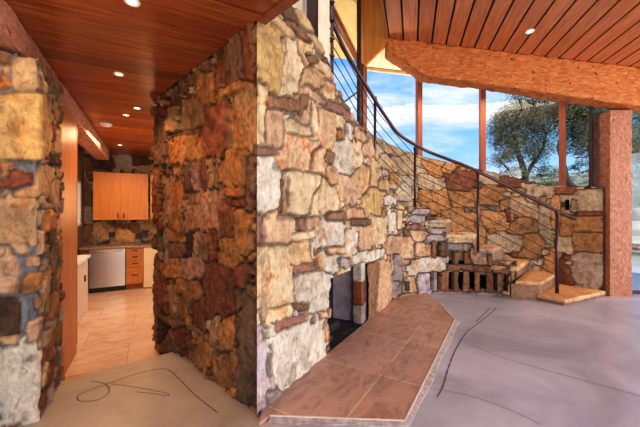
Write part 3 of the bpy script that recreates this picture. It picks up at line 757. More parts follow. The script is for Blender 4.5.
# orange hanging panel, upper-left
def quad_panel(name, pts, off, mat, parent=None, kind='structure'):
    n = len(pts); off = Vector(off); vs = [Vector(p) for p in pts]+[Vector(p)+off for p in pts]
    fs = [list(range(n)), [n+i for i in range(n)][::-1]]+[[i, n+i, n+(i+1) % n, (i+1) % n] for i in range(n)]
    mb = MB(); mb.add(vs, fs); o = mb.build(name, mat, parent)
    if kind: o['kind'] = kind
    return o
Dl, Dr = 5.30, 5.02
quad_panel('wall_orange_panel', [at(388, 42, Dr), at(365, 65.5, Dl), at(361, 62, Dl), at(361, -60, Dl), at(381, -60, Dr)], (.02, .06, 0), M['orange'])
# upper roof eave seen through the upper window
zu = 5.0
mb = MB(); up = [(-3.0, 3.2), (1.6, 3.9), (1.55, 7.7), (-3.0, 6.5)]
planks(mb, up, Vector((.55, .83)).normalized(), .5, .01, lambda x, y: zu, .05, .08)
tag(mb.build('ceiling_upper_eave', plain('upper_cream_boards', (.95, .66, .34), .7, 0, .06)), kind='structure')
a = at(334, 26, 6.2); b = at(353, -6, 6.0)
mb = MB(); mb.tube([(a.x-.2, 5.2, 4.93), (1.1, 8.0, 4.93)], .06, 4); tag(mb.build('trim_eave_rafter', M['mull']), kind='structure')
# cream plaster wall and dark post above the fireplace
c0 = Vector((-.36, 2.72)); c1 = Vector((.11, 3.66))
nrm = (c1-c0).normalized(); nn = Vector((-nrm.y, nrm.x))
mb = MB(); mb.prism([tuple(c0-nrm*.3), tuple(c1), tuple(c1+nn*.12), tuple(c0-nrm*.3+nn*.12)], 2.3, 5.0); tag(mb.build('wall_upper_plaster', M['plaster']), kind='structure')
pc = Vector(at(312.5, 0, 2.98).xy)
o = MB().box((pc.x, pc.y, 3.7), (.085, .085, 2.6), (nrm, nn)).build('dark_post', M['darkfr'], None, .006)
tag(o, 'dark brown square post rising behind the sloping top of the fireplace wall', 'post')

# ------------------------------------------------------------------ curved window wall
def on_outer(px, inset=.10):
    for a, b in zip(OPs[:-1], OPs[1:]):
        pa = CX+F*a[0]/a[1]; pb = CX+F*b[0]/b[1]
        if min(pa, pb) <= px <= max(pa, pb) and abs(pa-pb) > 1e-6:
            t = (px-pa)/(pb-pa); p = Vector(a).lerp(Vector(b), t); d = (Vector(b)-Vector(a)).normalized()
            return p+Vector((d.y, -d.x))*inset, d
wins = [603, 562, 484, 421, 367, 339]
pts = []
for px in wins:
    pts.append(on_outer(px))
def wtop(p):
    return min(zc(p.x, min(p.y, 6.2)), 6) if (p.x > .95) else 5.0
def wbot(p):
    px = CX+F*p.x/p.y
    return otop(px, 3)
k = 0
for i in range(len(wins)-1):
    (a, da), (b, db) = pts[i], pts[i+1]
    win = empty('window_%d' % (i+1), (a.x, a.y, 2), kind='structure')
    nseg = 6; line = []
    for j in range(nseg+1):
        q = on_outer(wins[i]+(wins[i+1]-wins[i])*j/nseg)[0]; line.append(q)
    mb = MB(); vs = []; fs = []
    for q in line: vs += [(q.x, q.y, wbot(q)-.05), (q.x, q.y, wtop(q)+.02)]
    for j in range(nseg): fs.append([2*j, 2*j+2, 2*j+3, 2*j+1])
    mb.add(vs, fs); mb.build('pane', M['glass'], win)
    mb = MB()
    for j in range(nseg):
        q0, q1 = line[j], line[j+1]; d = (q1-q0).normalized(); n_ = Vector((d.y, -d.x))*.025
        mb.prism([tuple(q0-n_), tuple(q1-n_), tuple(q1+n_), tuple(q0+n_)], [wbot(q0)-.02, wbot(q1)-.02]*2, [wbot(q0)+.02, wbot(q1)+.02, wbot(q1)+.02, wbot(q0)+.02])
    mb.build('sill', M['darkfr'], win)
for px, wdt, nm in ((562, .10, 'm'), (484, .10, ''), (421, .10, ''), (366.5, .12, ''), (590, .05, 'd')):
    p, d = on_outer(px, .08); n_ = Vector((d.y, -d.x))
    o = MB().prism([tuple(p+d*wdt*.5-n_*.05), tuple(p-d*wdt*.5-n_*.05), tuple(p-d*wdt*.5+n_*.05), tuple(p+d*wdt*.5+n_*.05)], wbot(p)-.08, wtop(p)+.01).build('trim_%d' % (px), M['mull'] if nm != 'd' else M['darkfr'], None, .006)
    o['kind'] = 'structure'
p, d = on_outer(362, .06)
o = MB().box((p.x, p.y, 3.95), (.05, .06, 2.1), (d, Vector((d.y, -d.x)))).build('trim_2', M['darkfr']); o['kind'] = 'structure'
# right-hand glazing beyond the post
wr = empty('window_6', (6.5, 5.35, 0), kind='structure')
mb = MB(); mb.add([(5.08, 5.3, 0), (9, 5.3, 0), (9, 5.3, 3.2), (5.08, 5.3, 3.2)], [[0, 1, 2, 3]]); mb.build('pane', M['glass'], wr)
mb = MB(); mb.prism([(5.08, 5.27), (9, 5.27), (9, 5.33), (5.08, 5.33)], 0, .05); mb.prism([(7.2, 5.26), (7.28, 5.26), (7.28, 5.34), (7.2, 5.34)], 0, 3.2); mb.build('frame', M['darkfr'], wr)

# ------------------------------------------------------------------ stairs
def outer_pt(px): p, d = on_outer(px, -.03); return p
steps = [  # (front inner, front outer px, z)
 (Vector((3.57, 4.60)), Vector((4.62, 5.12)), .095),
 (Vector((3.42, 4.90)), outer_pt(556), .285),
 (Vector((3.10, 4.98)), outer_pt(528), .50),
 (Vector((2.80, 5.14)), outer_pt(503), .76),
 (Vector((2.58, 5.33)), outer_pt(478), .985),
 (Vector((2.18, 5.42)), outer_pt(450), 1.24),
 (Vector((1.86, 5.37)), outer_pt(425), 1.42),
 (Vector((1.50, 5.22)), outer_pt(400), 1.62),
 (Vector((1.20, 5.02)), outer_pt(382), 1.80),
 (Vector((1.00, 4.72)), outer_pt(366), 1.98),
 (Vector((.78, 4.36)), outer_pt(350), 2.14),
 (Vector((.56, 3.98)), outer_pt(339), 2.28),
 (Vector((.30, 3.58)), Vector((-.05, 4.1)), 2.40)]
stair = empty('stone_staircase', (3.8, 5.1, 0), 'curving flagstone staircase climbing left between curved wall and fireplace mass', 'stairs')
def rough_prism(name, poly, z0, z1, col, parent, seed, amp=.012, res=.035, mat=None, bevel=.012, topcol=None):
    bm = bmesh.new(); n = len(poly)
    area = sum(poly[i][0]*poly[(i+1) % n][1]-poly[(i+1) % n][0]*poly[i][1] for i in range(n))
    if area < 0: poly = poly[::-1]
    v0 = [bm.verts.new((p[0], p[1], z0)) for p in poly]; v1 = [bm.verts.new((p[0], p[1], z1)) for p in poly]
    bm.faces.new(v0[::-1]); bm.faces.new(v1)
    for i in range(n): bm.faces.new([v0[i], v0[(i+1) % n], v1[(i+1) % n], v1[i]])
    bmesh.ops.bevel(bm, geom=bm.edges[:], offset=bevel, segments=2, affect='EDGES', profile=.6)
    for _ in range(6):
        L = [e for e in bm.edges if e.calc_length() > res*1.6]
        if not L: break
        bmesh.ops.subdivide_edges(bm, edges=L, cuts=1); bmesh.ops.triangulate(bm, faces=[f for f in bm.faces if len(f.verts) > 4])
    bm.normal_update(); off = Vector((seed*1.3, seed*.7, seed*2.1))
    mv = [(v, v.normal*(mnoise.noise(v.co*5+off)*amp+mnoise.noise(v.co*18+off)*amp*.5)) for v in bm.verts]
    for v, d in mv: v.co += d
    me = bpy.data.meshes.new(name); bm.to_mesh(me); bm.free()
    ca = me.color_attributes.new('Col', 'FLOAT_COLOR', 'POINT'); tc = topcol or col
    for i, v in enumerate(me.vertices):
        k = 1+.22*mnoise.noise(v.co*4+off)+.12*mnoise.noise(v.co*15)
        c_ = tc if v.co.z > z1-.02 else col
        ca.data[i].color = (c_[0]*k, c_[1]*k, c_[2]*k, .5)
    me.polygons.foreach_set('use_smooth', [True]*len(me.polygons))
    return link(name, me, mat or M['stone'], parent)
TC = (.66, .42, .20)
tcols = [(.68, .42, .21), (.66, .42, .22), (.70, .46, .24), (.60, .40, .24), (.66, .55, .38), (.6, .5, .36), (.45, .38, .32)]+[(.5, .38, .26)]*8  # lower tread tops coloured for the warm orange light on them
for k in range(len(steps)-1):
    a, b, z = steps[k]; a2, b2, z2 = steps[k+1]
    # tread runs a little under the next riser
    ax = a2.lerp(a2+(a2-a), .15); bx = b2.lerp(b2+(b2-b), .12)
    fwd = ((a+b)/2-(a2+b2)/2).normalized()*.02
    inner_off = (a-b).normalized()*(.03 if k > 2 else .0)
    th = .07 if k not in (0, 1) else .06
    tread = [tuple(a+fwd+inner_off), tuple(b+fwd), tuple(b2+(b2-b)*.05), tuple(a2+(a2-a)*.05+inner_off)]
    if k == 0: tread = [tuple(a+fwd), tuple(b+fwd), tuple(b2), tuple(a2+Vector((-.05, .0)))]
    rough_prism('tread', tread, z-th, z, PAL['k'] if k < 3 else PAL['g'] if k != 4 else PAL['c'], stair, k+1, .012, topcol=tcols[k])
    if k < 3:
        body = [tuple(a), tuple(b), tuple(b2+(b2-b)*.1), tuple(a2+Vector((-.06, .05)))] if k < 2 else [tuple(a+Vector((.0, .10))), tuple(b), tuple(b2), tuple(a2+Vector((.10, .16)))]
        rough_prism('riser_block', body, -.01, z-th+.008, (.30, .19, .13) if k else (.27, .16, .11), stair, k+20, .014)
    else:
        ai = a+(b-a).normalized()*.10; a2i = a2+(b2-a2).normalized()*.10
        rough_prism('riser_block', [tuple(ai), tuple(b), tuple(b2), tuple(a2i)], max(0, z-.45), z-th+.006, (.34, .25, .19), stair, k+20, .010, .06)
# extra surveyed blocks on the lower steps
for k, (px0, py0, px1, py1, D, col, ax_) in enumerate(((511, 284, 541, 302, 4.93, (.24, .16, .12), 0), (516, 267, 521, 277, 4.98, PAL['r'], 0), (470, 249, 492, 262, 5.18, PAL['g'], 0))):
    pass

# ------------------------------------------------------------------ railing
rail = empty('stair_railing', (3.77, 5.0, .09), 'bronze stair railing with round handrail and thin cables on the curving stone stairs', 'railing')
posts = [(at(557, 292, 4.97), at(557, 212, 4.97)), (at(478, 250, 5.15), at(478, 173, 5.15)), (at(415, 214, 5.36), at(415, 148, 5.36)), (at(375, 178, 4.78), at(375, 98, 4.78)),
         (at(334, 118, 3.95), at(334, 24, 3.95)), (at(300, 90, 3.4), at(300, -30, 3.4))]
for i, (a, b) in enumerate(posts[:4]):
    mb = MB(); mb.tube([(b.x, b.y, a.z-.03), (b.x, b.y, b.z+.01)], .021 if i else .026, 10); po = mb.build('post', M['rail'], rail)
    mb = MB(); mb.tube([(b.x, b.y, b.z-.03), (b.x, b.y, b.z+.015)], .034 if i == 0 else .028, 10); mb.build('cap_collar', M['rail'], po)
def catm(pts, n=8):
    P = []
    for i in range(len(pts)-1):
        p0 = pts[max(i-1, 0)]; p1 = pts[i]; p2 = pts[i+1]; p3 = pts[min(i+2, len(pts)-1)]
        for k in range(n):
            t = k/n; P.append(.5*((2*p1)+(-p0+p2)*t+(2*p0-5*p1+4*p2-p3)*t*t+(-p0+3*p1-3*p2+p3)*t**3))
    P.append(pts[-1]); return P
hr = [at(576, 219, 4.93), at(566, 215, 4.95), at(557, 211, 4.97), at(478, 171.5, 5.15), at(450, 160, 5.27), at(425, 150, 5.36), at(400, 135, 5.25), at(386, 117, 5.0), at(375, 100, 4.78), at(360, 76, 4.5), at(345, 50, 4.2), at(334, 26, 3.95), at(322, -2, 3.7), at(306, -40, 3.4)]
mb = MB(); mb.tube(catm(hr, 8), .027, 10); mb.build('handrail', M['rail'], rail)
for j in range(6):
    f = .12+.135*j
    line = [b.lerp(Vector((b.x, b.y, a.z)), f) for a, b in posts]
    line = [line[0], line[1], line[2], line[3], line[4], line[5]]
    # cables follow the curve between the hidden posts, straight on the lower flight
    mid = [line[0], line[1], line[2]]+catm(line[2:], 6)[1:]
    mb = MB(); mb.tube(mid, .006, 6); mb.build('cable', M['cable'], rail)
up_ = empty('upper_railing_post', at(332, 60, 3.85), 'dark slim post with cable clips beside the upper window, above the fireplace wall', 'post')
b = at(332, 60, 3.85)
MB().box((b.x, b.y, 3.5), (.038, .038, 2.4)).build('post_shaft', M['darkfr'], up_, .004)
for y in (2, 20, 39, 56):
    q = at(330.5, y, 3.82); mb = MB(); mb.tube([q+Vector((-.07, -.02, 0)), q+Vector((.05, .0, 0))], .012, 8); mb.build('cable_clip', M['black'], up_)
mb = MB(); a = at(343, 103, 5.0); b = at(360, 90, 5.15); mb.tube([a, b], .012, 8); tag(mb.build('trim_3', M['black']), kind='structure')

# outlet low on the stone
def outlet(p, n, name='wall_outlet', label='', mat=None, w=.07, h=.115, sock=None):
    t = empty(name, p, label, 'outlet'); n = Vector(n).normalized(); x = Vector((-n.y, n.x))
    MB().box((p[0], p[1], p[2]), (w, .012, h), (x, n)).build('cover_plate', mat or M['black'], t, .003)
    q = Vector((p[0], p[1]))+n*.008
    for dz in (-.025, .025): MB().box((q.x, q.y, p[2]+dz), (.03, .006, .028), (x, n)).build('socket', sock or M['grey'], t, .002)
    return t
p = at(406.5, 285.5, 5.0); outlet((p.x, p.y-.035, p.z), (.45, -.89), label='black electrical outlet low in the stonework right of the fireplace', w=.10, h=.15)

# ------------------------------------------------------------------ kitchen
K0 = Vector((-4.32, 5.87))
def K(s, t): p = K0+KV*s+KU*t; return (p.x, p.y)
AX = (KV, KU); FK = -.15
def kbox(name, s0, s1, t0, t1, z0, z1, mat, parent=None, bevel=.003, kind=None):
    c = K((s0+s1)/2, (t0+t1)/2); o = MB().box((*c, (z0+z1)/2), (s1-s0, t1-t0, z1-z0), AX).build(name, mat, parent, bevel)
    if kind: o['kind'] = kind
    return o
# back wall (stone) and side wall
bw = [K(-.20, .62), K(3.4, .62)]
KS = [(103, 163, 22, 12, 0, 'd'), (124, 162, 18, 12, 0, 'g'), (140, 160, 16, 10, 0, 'd'), (86, 164, 12, 12, 0, 'b'), (88, 195, 8, 20, 0, 'b'), (88, 215, 9, 14, 0, 'g'), (88, 232, 9, 12, 0, 'b'),
      (102, 231, 20, 15, -20, 't'), (96, 238, 10, 8, 0, 'g'), (125, 236, 16, 12, 0, 'y'), (120, 226, 18, 4, 5, 'r'), (135, 228, 10, 10, 0, 'b'), (145, 225, 14, 8, 0, 'y'), (147, 237, 10, 6, 0, 't'), (110, 223, 8, 4, 0, 'b')]
stone_wall('wall_kitchen_back', bw, lambda px, s: 2.60, -.15, .02, KS, M['stone'], (.12, .24), 77, (.10, .065, .04), .008, .02, .02, .015, .006, .1, (), None, .02, 'btgod', -1, 1.8)
cw = K(-.16, .62); c2 = Vector(cw)-KU*5.0
mb = MB()
def wseg(t0, t1, z0, z1):
    a = Vector(cw)-KU*t0; b_ = Vector(cw)-KU*t1
    mb.prism([tuple(a), tuple(b_), tuple(b_-KV*.15), tuple(a-KV*.15)], z0, z1)
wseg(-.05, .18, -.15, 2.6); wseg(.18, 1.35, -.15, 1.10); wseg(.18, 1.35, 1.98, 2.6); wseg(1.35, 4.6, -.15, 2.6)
o = mb.build('wall_kitchen_left', plain('dark_brown_wall', (.22, .12, .075), .8)); o['kind'] = 'structure'  # one even dark brown base colour
kw = empty('window_7', (*K(-.5, 0), 1.5), kind='structure')
a = Vector(cw)-KU*.18; b = Vector(cw)-KU*1.35
MB().prism([tuple(a-KV*.06), tuple(b-KV*.06), tuple(b-KV*.065), tuple(a-KV*.065)], 1.10, 1.98).build('pane', M['glass'], kw)
mb = MB()
for q0, q1, z0, z1 in ((a, b, 1.10, 1.14), (a, b, 1.94, 1.98), (a, a-KU*.05, 1.1, 1.98), (b+KU*.05, b, 1.1, 1.98)):
    mb.prism([tuple(q0-KV*.02), tuple(q1-KV*.02), tuple(q1-KV*.1), tuple(q0-KV*.1)], z0, z1)
mb.build('frame', M['white'], kw)
# dishwasher
dw = empty('dishwasher', (*K(.3, .3), FK), 'stainless steel dishwasher under the brown granite counter', 'dishwasher')
kbox('body', .01, .59, .03, .58, FK+.09, .665, M['steel'], dw)
kbox('door', .008, .592, 0, .03, FK+.10, .64, M['steel'], dw, .006)
kbox('toe_kick', .01, .59, .05, .10, FK, FK+.10, M['black'], dw)
h_ = kbox('control_strip', .008, .592, -.004, .028, .642, .668, M['steel'], dw, .004)
mb = MB(); mb.tube([(*K(.05, -.035), .625), (*K(.55, -.035), .625)], .010, 8); mb.tube([(*K(.06, -.035), .625), (*K(.06, .0), .625)], .007, 6); mb.tube([(*K(.54, -.035), .625), (*K(.54, 0), .625)], .007, 6); mb.build('handle', M['steel'], dw)
# drawer base
bc = empty('drawer_cabinet', (*K(.75, .3), FK), 'orange wood base cabinet with four drawers right of the dishwasher', 'cabinet')
kbox('carcass', .60, .895, .02, .60, FK+.10, .67, M['cab'], bc)
kbox('toe_kick', .60, .895, .06, .10, FK, FK+.10, M['mull'], bc)
zs = [.665, .55, .42, .285, -.03]
for i in range(4):
    dr = kbox('drawer', .605, .89, 0, .022, zs[i+1]+.004, zs[i]-.004, M['cab'], bc, .002)
    zc_ = (zs[i]+zs[i+1])/2+.01; mb = MB(); mb.tube([(*K(.70, -.018), zc_), (*K(.80, -.018), zc_)], .008, 6); mb.tube([(*K(.705, -.018), zc_), (*K(.705, 0), zc_)], .006, 6); mb.tube([(*K(.795, -.018), zc_), (*K(.795, 0), zc_)], .006, 6)
    mb.build('knob', M['black'], dr)
ec = empty('end_cabinet', (*K(1.4, .3), FK), 'cream-sided base cabinet beyond the drawers, partly behind the stone chimney', 'cabinet')
mb = MB(); mb.prism([K(.90, .0), K(2.2, -.12), K(2.2, .6), K(.90, .6)], FK+.02, .67); mb.build('side_panel', M['creamcab'], ec, .003)
ct = kbox('countertop', -.14, 2.2, -.03, .60, .672, .715, M['granite'], None, .006); tag(ct, 'brown granite worktop running along the back kitchen wall over the dishwasher', 'countertop')
fc = empty('base_cabinet', (*K(-.2, .3), FK), 'dark narrow base cabinet left of the dishwasher', 'cabinet')
kbox('carcass', -.14, 0.0, .02, .60, FK+.02, .67, M['mull'], fc)
# upper cabinet
uc = empty('wall_cabinet', (*K(.55, .45), 1.23), 'two-door orange wood wall cabinet above the stone backsplash', 'cabinet')
def s_for(px, t):
    lo = K0+KU*t; r_ = (px-CX)/F
    return (r_*lo.y-lo.x)/(KV.x-r_*KV.y)
t_ = .28
s0, s1, s2 = s_for(93, t_), s_for(121, t_), s_for(148.5, t_)
kbox('carcass', s0+.003, s2-.003, t_+.02, .60, 1.225, 2.165, M['cab'], uc)
for a_, b_, hs in ((s0, s1, s1-.05), (s1, s2, s1+.05)):
    d = kbox('door', a_+.002, b_-.002, t_, t_+.02, 1.22, 2.17, M['cab'], uc, .002)
    mb = MB(); mb.tube([(*K(hs, t_-.02), 1.26), (*K(hs, t_-.02), 1.36)], .008, 6); mb.tube([(*K(hs, t_-.02), 1.27), (*K(hs, t_), 1.27)], .006, 6); mb.tube([(*K(hs, t_-.02), 1.35), (*K(hs, t_), 1.35)], .006, 6); mb.build('handle', M['black'], d)
# panel for the lit wall edge; its yellow light is in the colour
o = kbox('side_panel', s2+.03, s2+.6, .40, .60, 1.22, 2.17, plain('yellow_lit_panel', (.75, .48, .18), .6)); o.name = 'lit_wall_edge'
tag(o, 'yellow-lit wall edge right of the orange wall cabinet, mostly behind the chimney', 'cabinet')
for px, w_, lb in ((112, .11, 'black outlet on the stone backsplash above the dishwasher'), (143.5, .17, 'wide black switch plate on the backsplash above the drawer cabinet')):
    s = s_for(px, .58); c = K(s, .575); outlet((*c, 1.35-21/F*c[1]), -KU, label=lb, w=w_, h=.10)
# left run with white top
q0 = Vector((-3.58, 4.86)); 
lr = empty('white_topped_cabinet', (q0.x-.3, q0.y-.3, FK), 'pale cabinet with white counter top behind the tall orange panel', 'cabinet')
a = q0-KU*1.15; 
mb = MB(); mb.prism([tuple(q0), tuple(a), tuple(a-KV*.30), tuple(q0-KV*.30)], FK, .67); mb.build('carcass', M['creamcab'], lr, .003)
a_ = a-KU*.0; mb = MB(); mb.prism([tuple(q0+KV*.03+KU*.03), tuple(a_+KV*.03), tuple(a_-KV*.30), tuple(q0+KU*.03-KV*.30)], .672, .715); mb.build('counter_top', M['quartz'], lr, .004)
p = q0-KU*.28; outlet((p.x+KV.x*.006, p.y+KV.y*.006, .40), KV, label='small black outlet on the side of the white-topped cabinet', w=.06, h=.09)
# tall orange panel
g0 = Vector((-2.40, 2.98))-KU*.28; g1 = Vector((-2.40, 2.98))+KU*.46
tp = empty('tall_cabinet', (g0.x, g0.y, FK), 'tall orange wood cabinet end panel behind the left stone pillar', 'cabinet')
MB().prism([tuple(g0), tuple(g1), tuple(g1-KV*.5), tuple(g0-KV*.5)], FK, 2.365).build('side_panel', M['panel'], tp, .004)
MB().prism([tuple(g1+KV*.004), tuple(g1+KV*.004+KU*.02), tuple(g1-KV*.5+KU*.02), tuple(g1-KV*.5+KV*.004)], FK+.1, 2.32).build('door', M['cab'], tp, .003)

# ------------------------------------------------------------------ outside
def terrain():
    n = 110; xs = np.linspace(-45, 70, n); ys = np.linspace(-8, 110, n); vs = []; fs = []; cs = []
    for j, y in enumerate(ys):
        for i, x in enumerate(xs):
            d = math.hypot(x-2, y-4)
            z = -.30+max(0, d-13)*.09+max(0, d-34)*.06
            z += (mnoise.noise(Vector((x*.08, y*.08, 0)))*1.6+mnoise.noise(Vector((x*.3, y*.3, 5)))*.35)*min(1, max(0, (d-11)/14))
            vs.append((x, y, z))
    for j in range(n-1):
        for i in range(n-1): fs.append([j*n+i, j*n+i+1, (j+1)*n+i+1, (j+1)*n+i])
    m, nt, b, _ = newmat('dry_scrub_ground'); v = coords(nt); n1 = noisen(nt, v, .5, 8, .65, .5); n2 = noisen(nt, v, 4, 4, .6)
    r = ramp(nt, [(.36, (.07, .09, .035)), (.47, (.20, .19, .09)), (.55, (.48, .42, .30)), (.75, (.62, .56, .45))]); nt.links.new(n1, r.inputs[0])
    tcn = N(nt, 'ShaderNodeTexCoord'); ln = N(nt, 'ShaderNodeVectorMath', operation='DISTANCE'); nt.links.new(tcn.outputs['Object'], ln.inputs[0]); ln.inputs[1].default_value = (4, 4, 0)
    mr = N(nt, 'ShaderNodeMapRange'); nt.links.new(ln.outputs['Value'], mr.inputs[0]); mr.inputs[1].default_value = 8; mr.inputs[2].default_value = 11
    c = mix(nt, mr.outputs[0], (.60, .57, .52), r.outputs[0])
    nt.links.new(c, b.inputs['Base Color']); b.inputs['Roughness'].default_value = .95; bump(nt, b, n2, .4, .05)
    mb = MB(); mb.add(vs, fs, None, True); o = mb.build('ground', m); o['kind'] = 'structure'; o.location.z = -.02
terrain()
def leafmat(name, c1, c2):
    m, nt, b, _ = newmat(name); v = coords(nt); n1 = noisen(nt, v, 2.2, 5, .7); r = ramp(nt, [(.3, c1), (.7, c2)]); nt.links.new(n1, r.inputs[0])
    nt.links.new(r.outputs[0], b.inputs['Base Color']); b.inputs['Roughness'].default_value = .7
    return m
LM = leafmat('olive_leaves', (.06, .08, .025), (.30, .33, .13))
LM2 = leafmat('green_leaves', (.05, .08, .02), (.22, .28, .09))
def tree(name, base, trunk, blobs, nleaf, size, lab, mat, seed, tr=.12):
    rr = random.Random(seed)
    t = empty(name, base, lab, 'tree')
    mb = MB()
    for ln, r0, r1 in trunk:
        P = catm([Vector(p) for p in ln], 5); mb.tube(P, [r0+(r1-r0)*i/(len(P)-1) for i in range(len(P))], 8)
    # twigs to every blob
    for (c, r_) in blobs:
        s = min((Vector(p) for ln, _, _ in trunk for p in ln), key=lambda q: (q-Vector(c)).length)
        mb.tube([s, s.lerp(Vector(c), .5)+Vector((rr.uniform(-.2, .2), rr.uniform(-.2, .2), .1)), Vector(c)], [tr*.35, tr*.2, tr*.08], 5)
    mb.build('trunk', M['bark'], t)
    mb = MB(); tot = sum(r_[0]*r_[1]*r_[2] if isinstance(r_, tuple) else r_**3 for _, r_ in blobs)
    for (c, r_) in blobs:
        R = r_ if isinstance(r_, tuple) else (r_, r_, r_)
        nl = int(nleaf*(R[0]*R[1]*R[2])/tot)
        ncl = max(4, nl//28)
        for _ in range(ncl):
            d = Vector((rr.gauss(0, 1), rr.gauss(0, 1), rr.gauss(0, 1))).normalized()*(rr.random()**.4)
            cc = Vector(c)+Vector((d.x*R[0], d.y*R[1], d.z*R[2]))
            for _ in range(28):
                p = cc+Vector((rr.gauss(0, .17), rr.gauss(0, .17), rr.gauss(0, .15)))*(sum(R)/3)*1.05
                a = Vector((rr.gauss(0, 1), rr.gauss(0, 1), rr.gauss(0, 1))).normalized(); b_ = a.orthogonal().normalized()
                s_ = size*rr.uniform(.6, 1.3); l_ = a*s_; w_ = b_*s_*.32
                mb.add([p-l_, p+w_, p+l_, p-w_], [[0, 1, 2, 3]])
    mb.build('foliage', mat, t); return t
D1 = 15.0
def bl(px, py, D, r, dy=0): p = at(px, py, D); return (tuple(p+Vector((0, dy, 0))), r)
g1_ = at(524, 232, D1)
tree('olive_tree', (g1_.x, g1_.y, .1), [([(g1_.x, D1, -.2), at(523, 200, D1), at(525, 175, D1), at(517, 150, D1), at(512, 125, D1)], .21, .07),
      ([at(524, 180, D1), at(532, 165, D1), at(542, 150, D1), at(546, 135, D1)], .11, .04), ([at(523, 190, D1), at(510, 172, D1), at(500, 160, D1)], .08, .03)],
     [bl(520, 118, D1, (1.1, 1.1, .95)), bl(505, 128, D1, (.75, .9, .8)), bl(541, 122, D1, (.8, .9, .95)), bl(512, 148, D1, (.75, .9, .65)), bl(540, 152, D1, (.65, .9, .7)), bl(500, 158, D1, (.5, .8, .4)),
      bl(528, 100, D1, (1.0, 1, .5)), bl(497, 138, D1, (.45, .8, .5)), bl(527, 138, D1, (.8, .8, .6)), bl(545, 172, D1, (.55, .8, .35)), bl(513, 172, D1, (.55, .8, .35)), bl(552, 108, D1, (.7, .8, .6))],
     30000, .062, 'dark olive tree with forked trunk outside, seen left of the orange window mullion', LM, 5)
D2 = 11.0
tree('oak_tree', (*at(588, 240, D2).xy, .0), [([at(588, 245, D2), at(586, 205, D2), at(577, 192, D2), at(567, 180, D2), at(563, 163, D2), at(558, 145, D2)], .17, .06),
      ([at(586, 205, D2), at(592, 185, D2), at(598, 160, D2), at(600, 130, D2)], .13, .05)],
     [bl(580, 120, D2, (.9, .9, .75)), bl(600, 118, D2, (.9, .9, .8)), bl(572, 138, D2, (.5, .8, .5)), bl(590, 145, D2, (.6, .8, .45)), bl(570, 105, D2, (.8, .8, .6)), bl(612, 140, D2, (.7, .8, .6)), bl(585, 165, D2, (.35, .6, .22))],
     24000, .055, 'spreading tree with curved low limbs outside, seen between orange mullion and timber post', LM, 9)
D3 = 13.0
tree('shade_tree', (*at(655, 240, D3).xy, .0), [([at(655, 250, D3), at(653, 200, D3), at(648, 165, D3), at(645, 130, D3)], .18, .06)],
     [bl(640, 130, D3, (1.1, 1, .8)), bl(650, 150, D3, (1.2, 1, .8)), bl(632, 158, D3, (.8, 1, .6)), bl(660, 110, D3, (1.3, 1, 1.)), bl(640, 178, D3, (.7, 1, .35))],
     16000, .06, 'leafy tree outside at the right edge, right of the timber post', LM2, 13)
for i, (px, py, D, s, lb) in enumerate(((634, 226, 11.5, (.9, .7, .5), 'pale boulder outside right of the timber post, larger and lower'), (640, 212, 15, (1.2, .9, .6), 'pale boulder on the slope outside, behind the larger one'),
                              (637, 245, 9.5, (.5, .5, .22), 'small flat rock on the bright patio outside the right window'))):
    p = at(px, py, D); tag(rock(MB(), (p.x, p.y, p.z-s[2]*.2), s, None, (.36, .33, .28), 30+i, 4, .2, .4).build('boulder', M['stone']), lb, 'rock')
for i, (px, py, D, lb) in enumerate(((637, 205, 19, 'round green shrub on the far slope right of the timber post'), (645, 196, 24, 'large scrubby bush high on the slope at the right edge'), (548, 190, 22, 'green scrub bush on the hill seen under the olive tree'))):
    p = at(px, py, D); R = (1.2, 1.0, .7); rr = random.Random(50+i); mb = MB()
    for _ in range(2200):
        d = Vector((rr.gauss(0, 1), rr.gauss(0, 1), rr.gauss(0, 1))).normalized()*(rr.random()**.3); q = p+Vector((d.x*R[0], d.y*R[1], d.z*R[2]))
        a = Vector((rr.gauss(0, 1), rr.gauss(0, 1), rr.gauss(0, 1))).normalized(); b_ = a.orthogonal().normalized(); mb.add([q-a*.09, q+b_*.04, q+a*.09, q-b_*.04], [[0, 1, 2, 3]])
    tag(mb.build('shrub', LM2), lb, 'shrub')

# ------------------------------------------------------------------ world and light
wd = bpy.data.worlds.new('World'); sc.world = wd; wd.use_nodes = True; nt = wd.node_tree; nt.nodes.clear()
out = nt.nodes.new('ShaderNodeOutputWorld'); bg = nt.nodes.new('ShaderNodeBackground'); nt.links.new(bg.outputs[0], out.inputs[0])
tc = nt.nodes.new('ShaderNodeTexCoord'); sx = N(nt, 'ShaderNodeSeparateXYZ'); nt.links.new(tc.outputs['Generated'], sx.inputs[0])
grad = ramp(nt, [(.0, (.42, .36, .30)), (.495, (.55, .50, .42)), (.52, (.42, .66, .92)), (.66, (.12, .38, .82)), (1.0, (.05, .20, .58))])
mr = N(nt, 'ShaderNodeMapRange'); nt.links.new(sx.outputs['Z'], mr.inputs[0]); mr.inputs[1].default_value = -1; mr.inputs[2].default_value = 1; nt.links.new(mr.outputs[0], grad.inputs[0])
mp = N(nt, 'ShaderNodeMapping'); mp.inputs['Scale'].default_value = (1.6, 1.6, 5.0); mp.inputs['Location'].default_value = (.3, .1, .45); nt.links.new(tc.outputs['Generated'], mp.inputs[0])
n1 = noisen(nt, mp.outputs[0], 1.5, 9, .62, .5)
cr = ramp(nt, [(.45, (0, 0, 0)), (.66, (1, 1, 1))]); nt.links.new(n1, cr.inputs[0])
zr = ramp(nt, [(.50, (0, 0, 0)), (.53, (1, 1, 1)), (.66, (.9, .9, .9)), (.74, (.15, .15, .15))]); nt.links.new(mr.outputs[0], zr.inputs[0])
cf = mix(nt, 1.0, cr.outputs[0], zr.outputs[0], 'MULTIPLY')
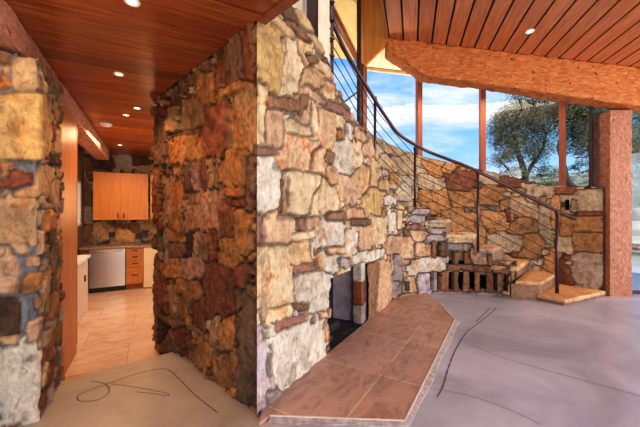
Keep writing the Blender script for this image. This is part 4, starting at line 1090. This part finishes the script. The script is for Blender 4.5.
cc = mix(nt, cf, grad.outputs[0], (.88, .90, .94))
nt.links.new(cc, bg.inputs['Color']); bg.inputs['Strength'].default_value = 1.1
def area(name, loc, tgt, size, e, col):
    l = bpy.data.lights.new(name, 'AREA'); l.shape = 'RECTANGLE'; l.size, l.size_y = size; l.energy = e; l.color = col
    o = bpy.data.objects.new(name, l); COL.objects.link(o); o.location = loc
    o.rotation_euler = (Vector(tgt)-Vector(loc)).to_track_quat('-Z', 'Y').to_euler(); return o
area('window_light_right', (8.6, 1.6, 2.0), (1, 3.6, 1.2), (5, 3), 300, (.90, .95, 1.0))
area('window_light_back', (3.2, -2.9, 2.0), (1.5, 4, 1.6), (5, 2.6), 260, (1.0, .96, .92))
area('kitchen_light', (-3.3, 4.6, 2.45), (-3.3, 4.7, 0), (1.0, 1.0), 38, (1, .70, .42))
area('passage_light', (-1.3, 1.3, 2.45), (-.9, 2.9, .8), (.8, .8), 12, (1, .66, .38))
sn = bpy.data.lights.new('sun', 'SUN'); sn.energy = 2.6; sn.angle = .02; sn.color = (1, .95, .86)
so = bpy.data.objects.new('sun', sn); COL.objects.link(so); so.rotation_euler = (math.radians(40), 0, math.radians(22))
pl_ = bpy.data.lights.new('kitchen_fill', 'POINT'); pl_.energy = 20; pl_.color = (1, .66, .36); pl_.shadow_soft_size = .3  # added unseen point light, brightens the kitchen ceiling
po_ = bpy.data.objects.new('kitchen_fill', pl_); COL.objects.link(po_); po_.location = (-2.5, 5.2, 1.5)
# warm area light above the stairs, pointing down
area('stair_light', (2.9, 5.5, 3.6), (2.9, 5.6, 0), (1.8, .8), 30, (1, .80, .58))

area('eave_fill', (1.3, 6.75, 1.7), (1.0, 6.3, 5), (1.6, .7), 110, (1, .85, .62))  # added light hidden behind the curved wall, brightens eaves and orange panel
# ------------------------------------------------------------------ camera
cam = bpy.data.cameras.new('camera'); cam.sensor_width = 36; cam.lens = F/640*36; cam.clip_end = 400
co = bpy.data.objects.new('camera', cam); COL.objects.link(co); co.location = (0, 0, H); co.rotation_euler = (math.pi/2, 0, 0)
sc.camera = co
sc.view_settings.view_transform = 'Standard'; sc.view_settings.look = 'None'; sc.view_settings.exposure = 0.2
vs_ = sc.view_settings; vs_.use_curve_mapping = True; cv = vs_.curve_mapping.curves[3]
for x_, y_ in ((.04, .024), (.18, .155), (.45, .50), (.75, .84)): cv.points.new(x_, y_)
vs_.curve_mapping.update()
sc.cycles.use_denoising = True
sc.cycles.max_bounces = 8; sc.cycles.transparent_max_bounces = 12; sc.cycles.sample_clamp_indirect = 4
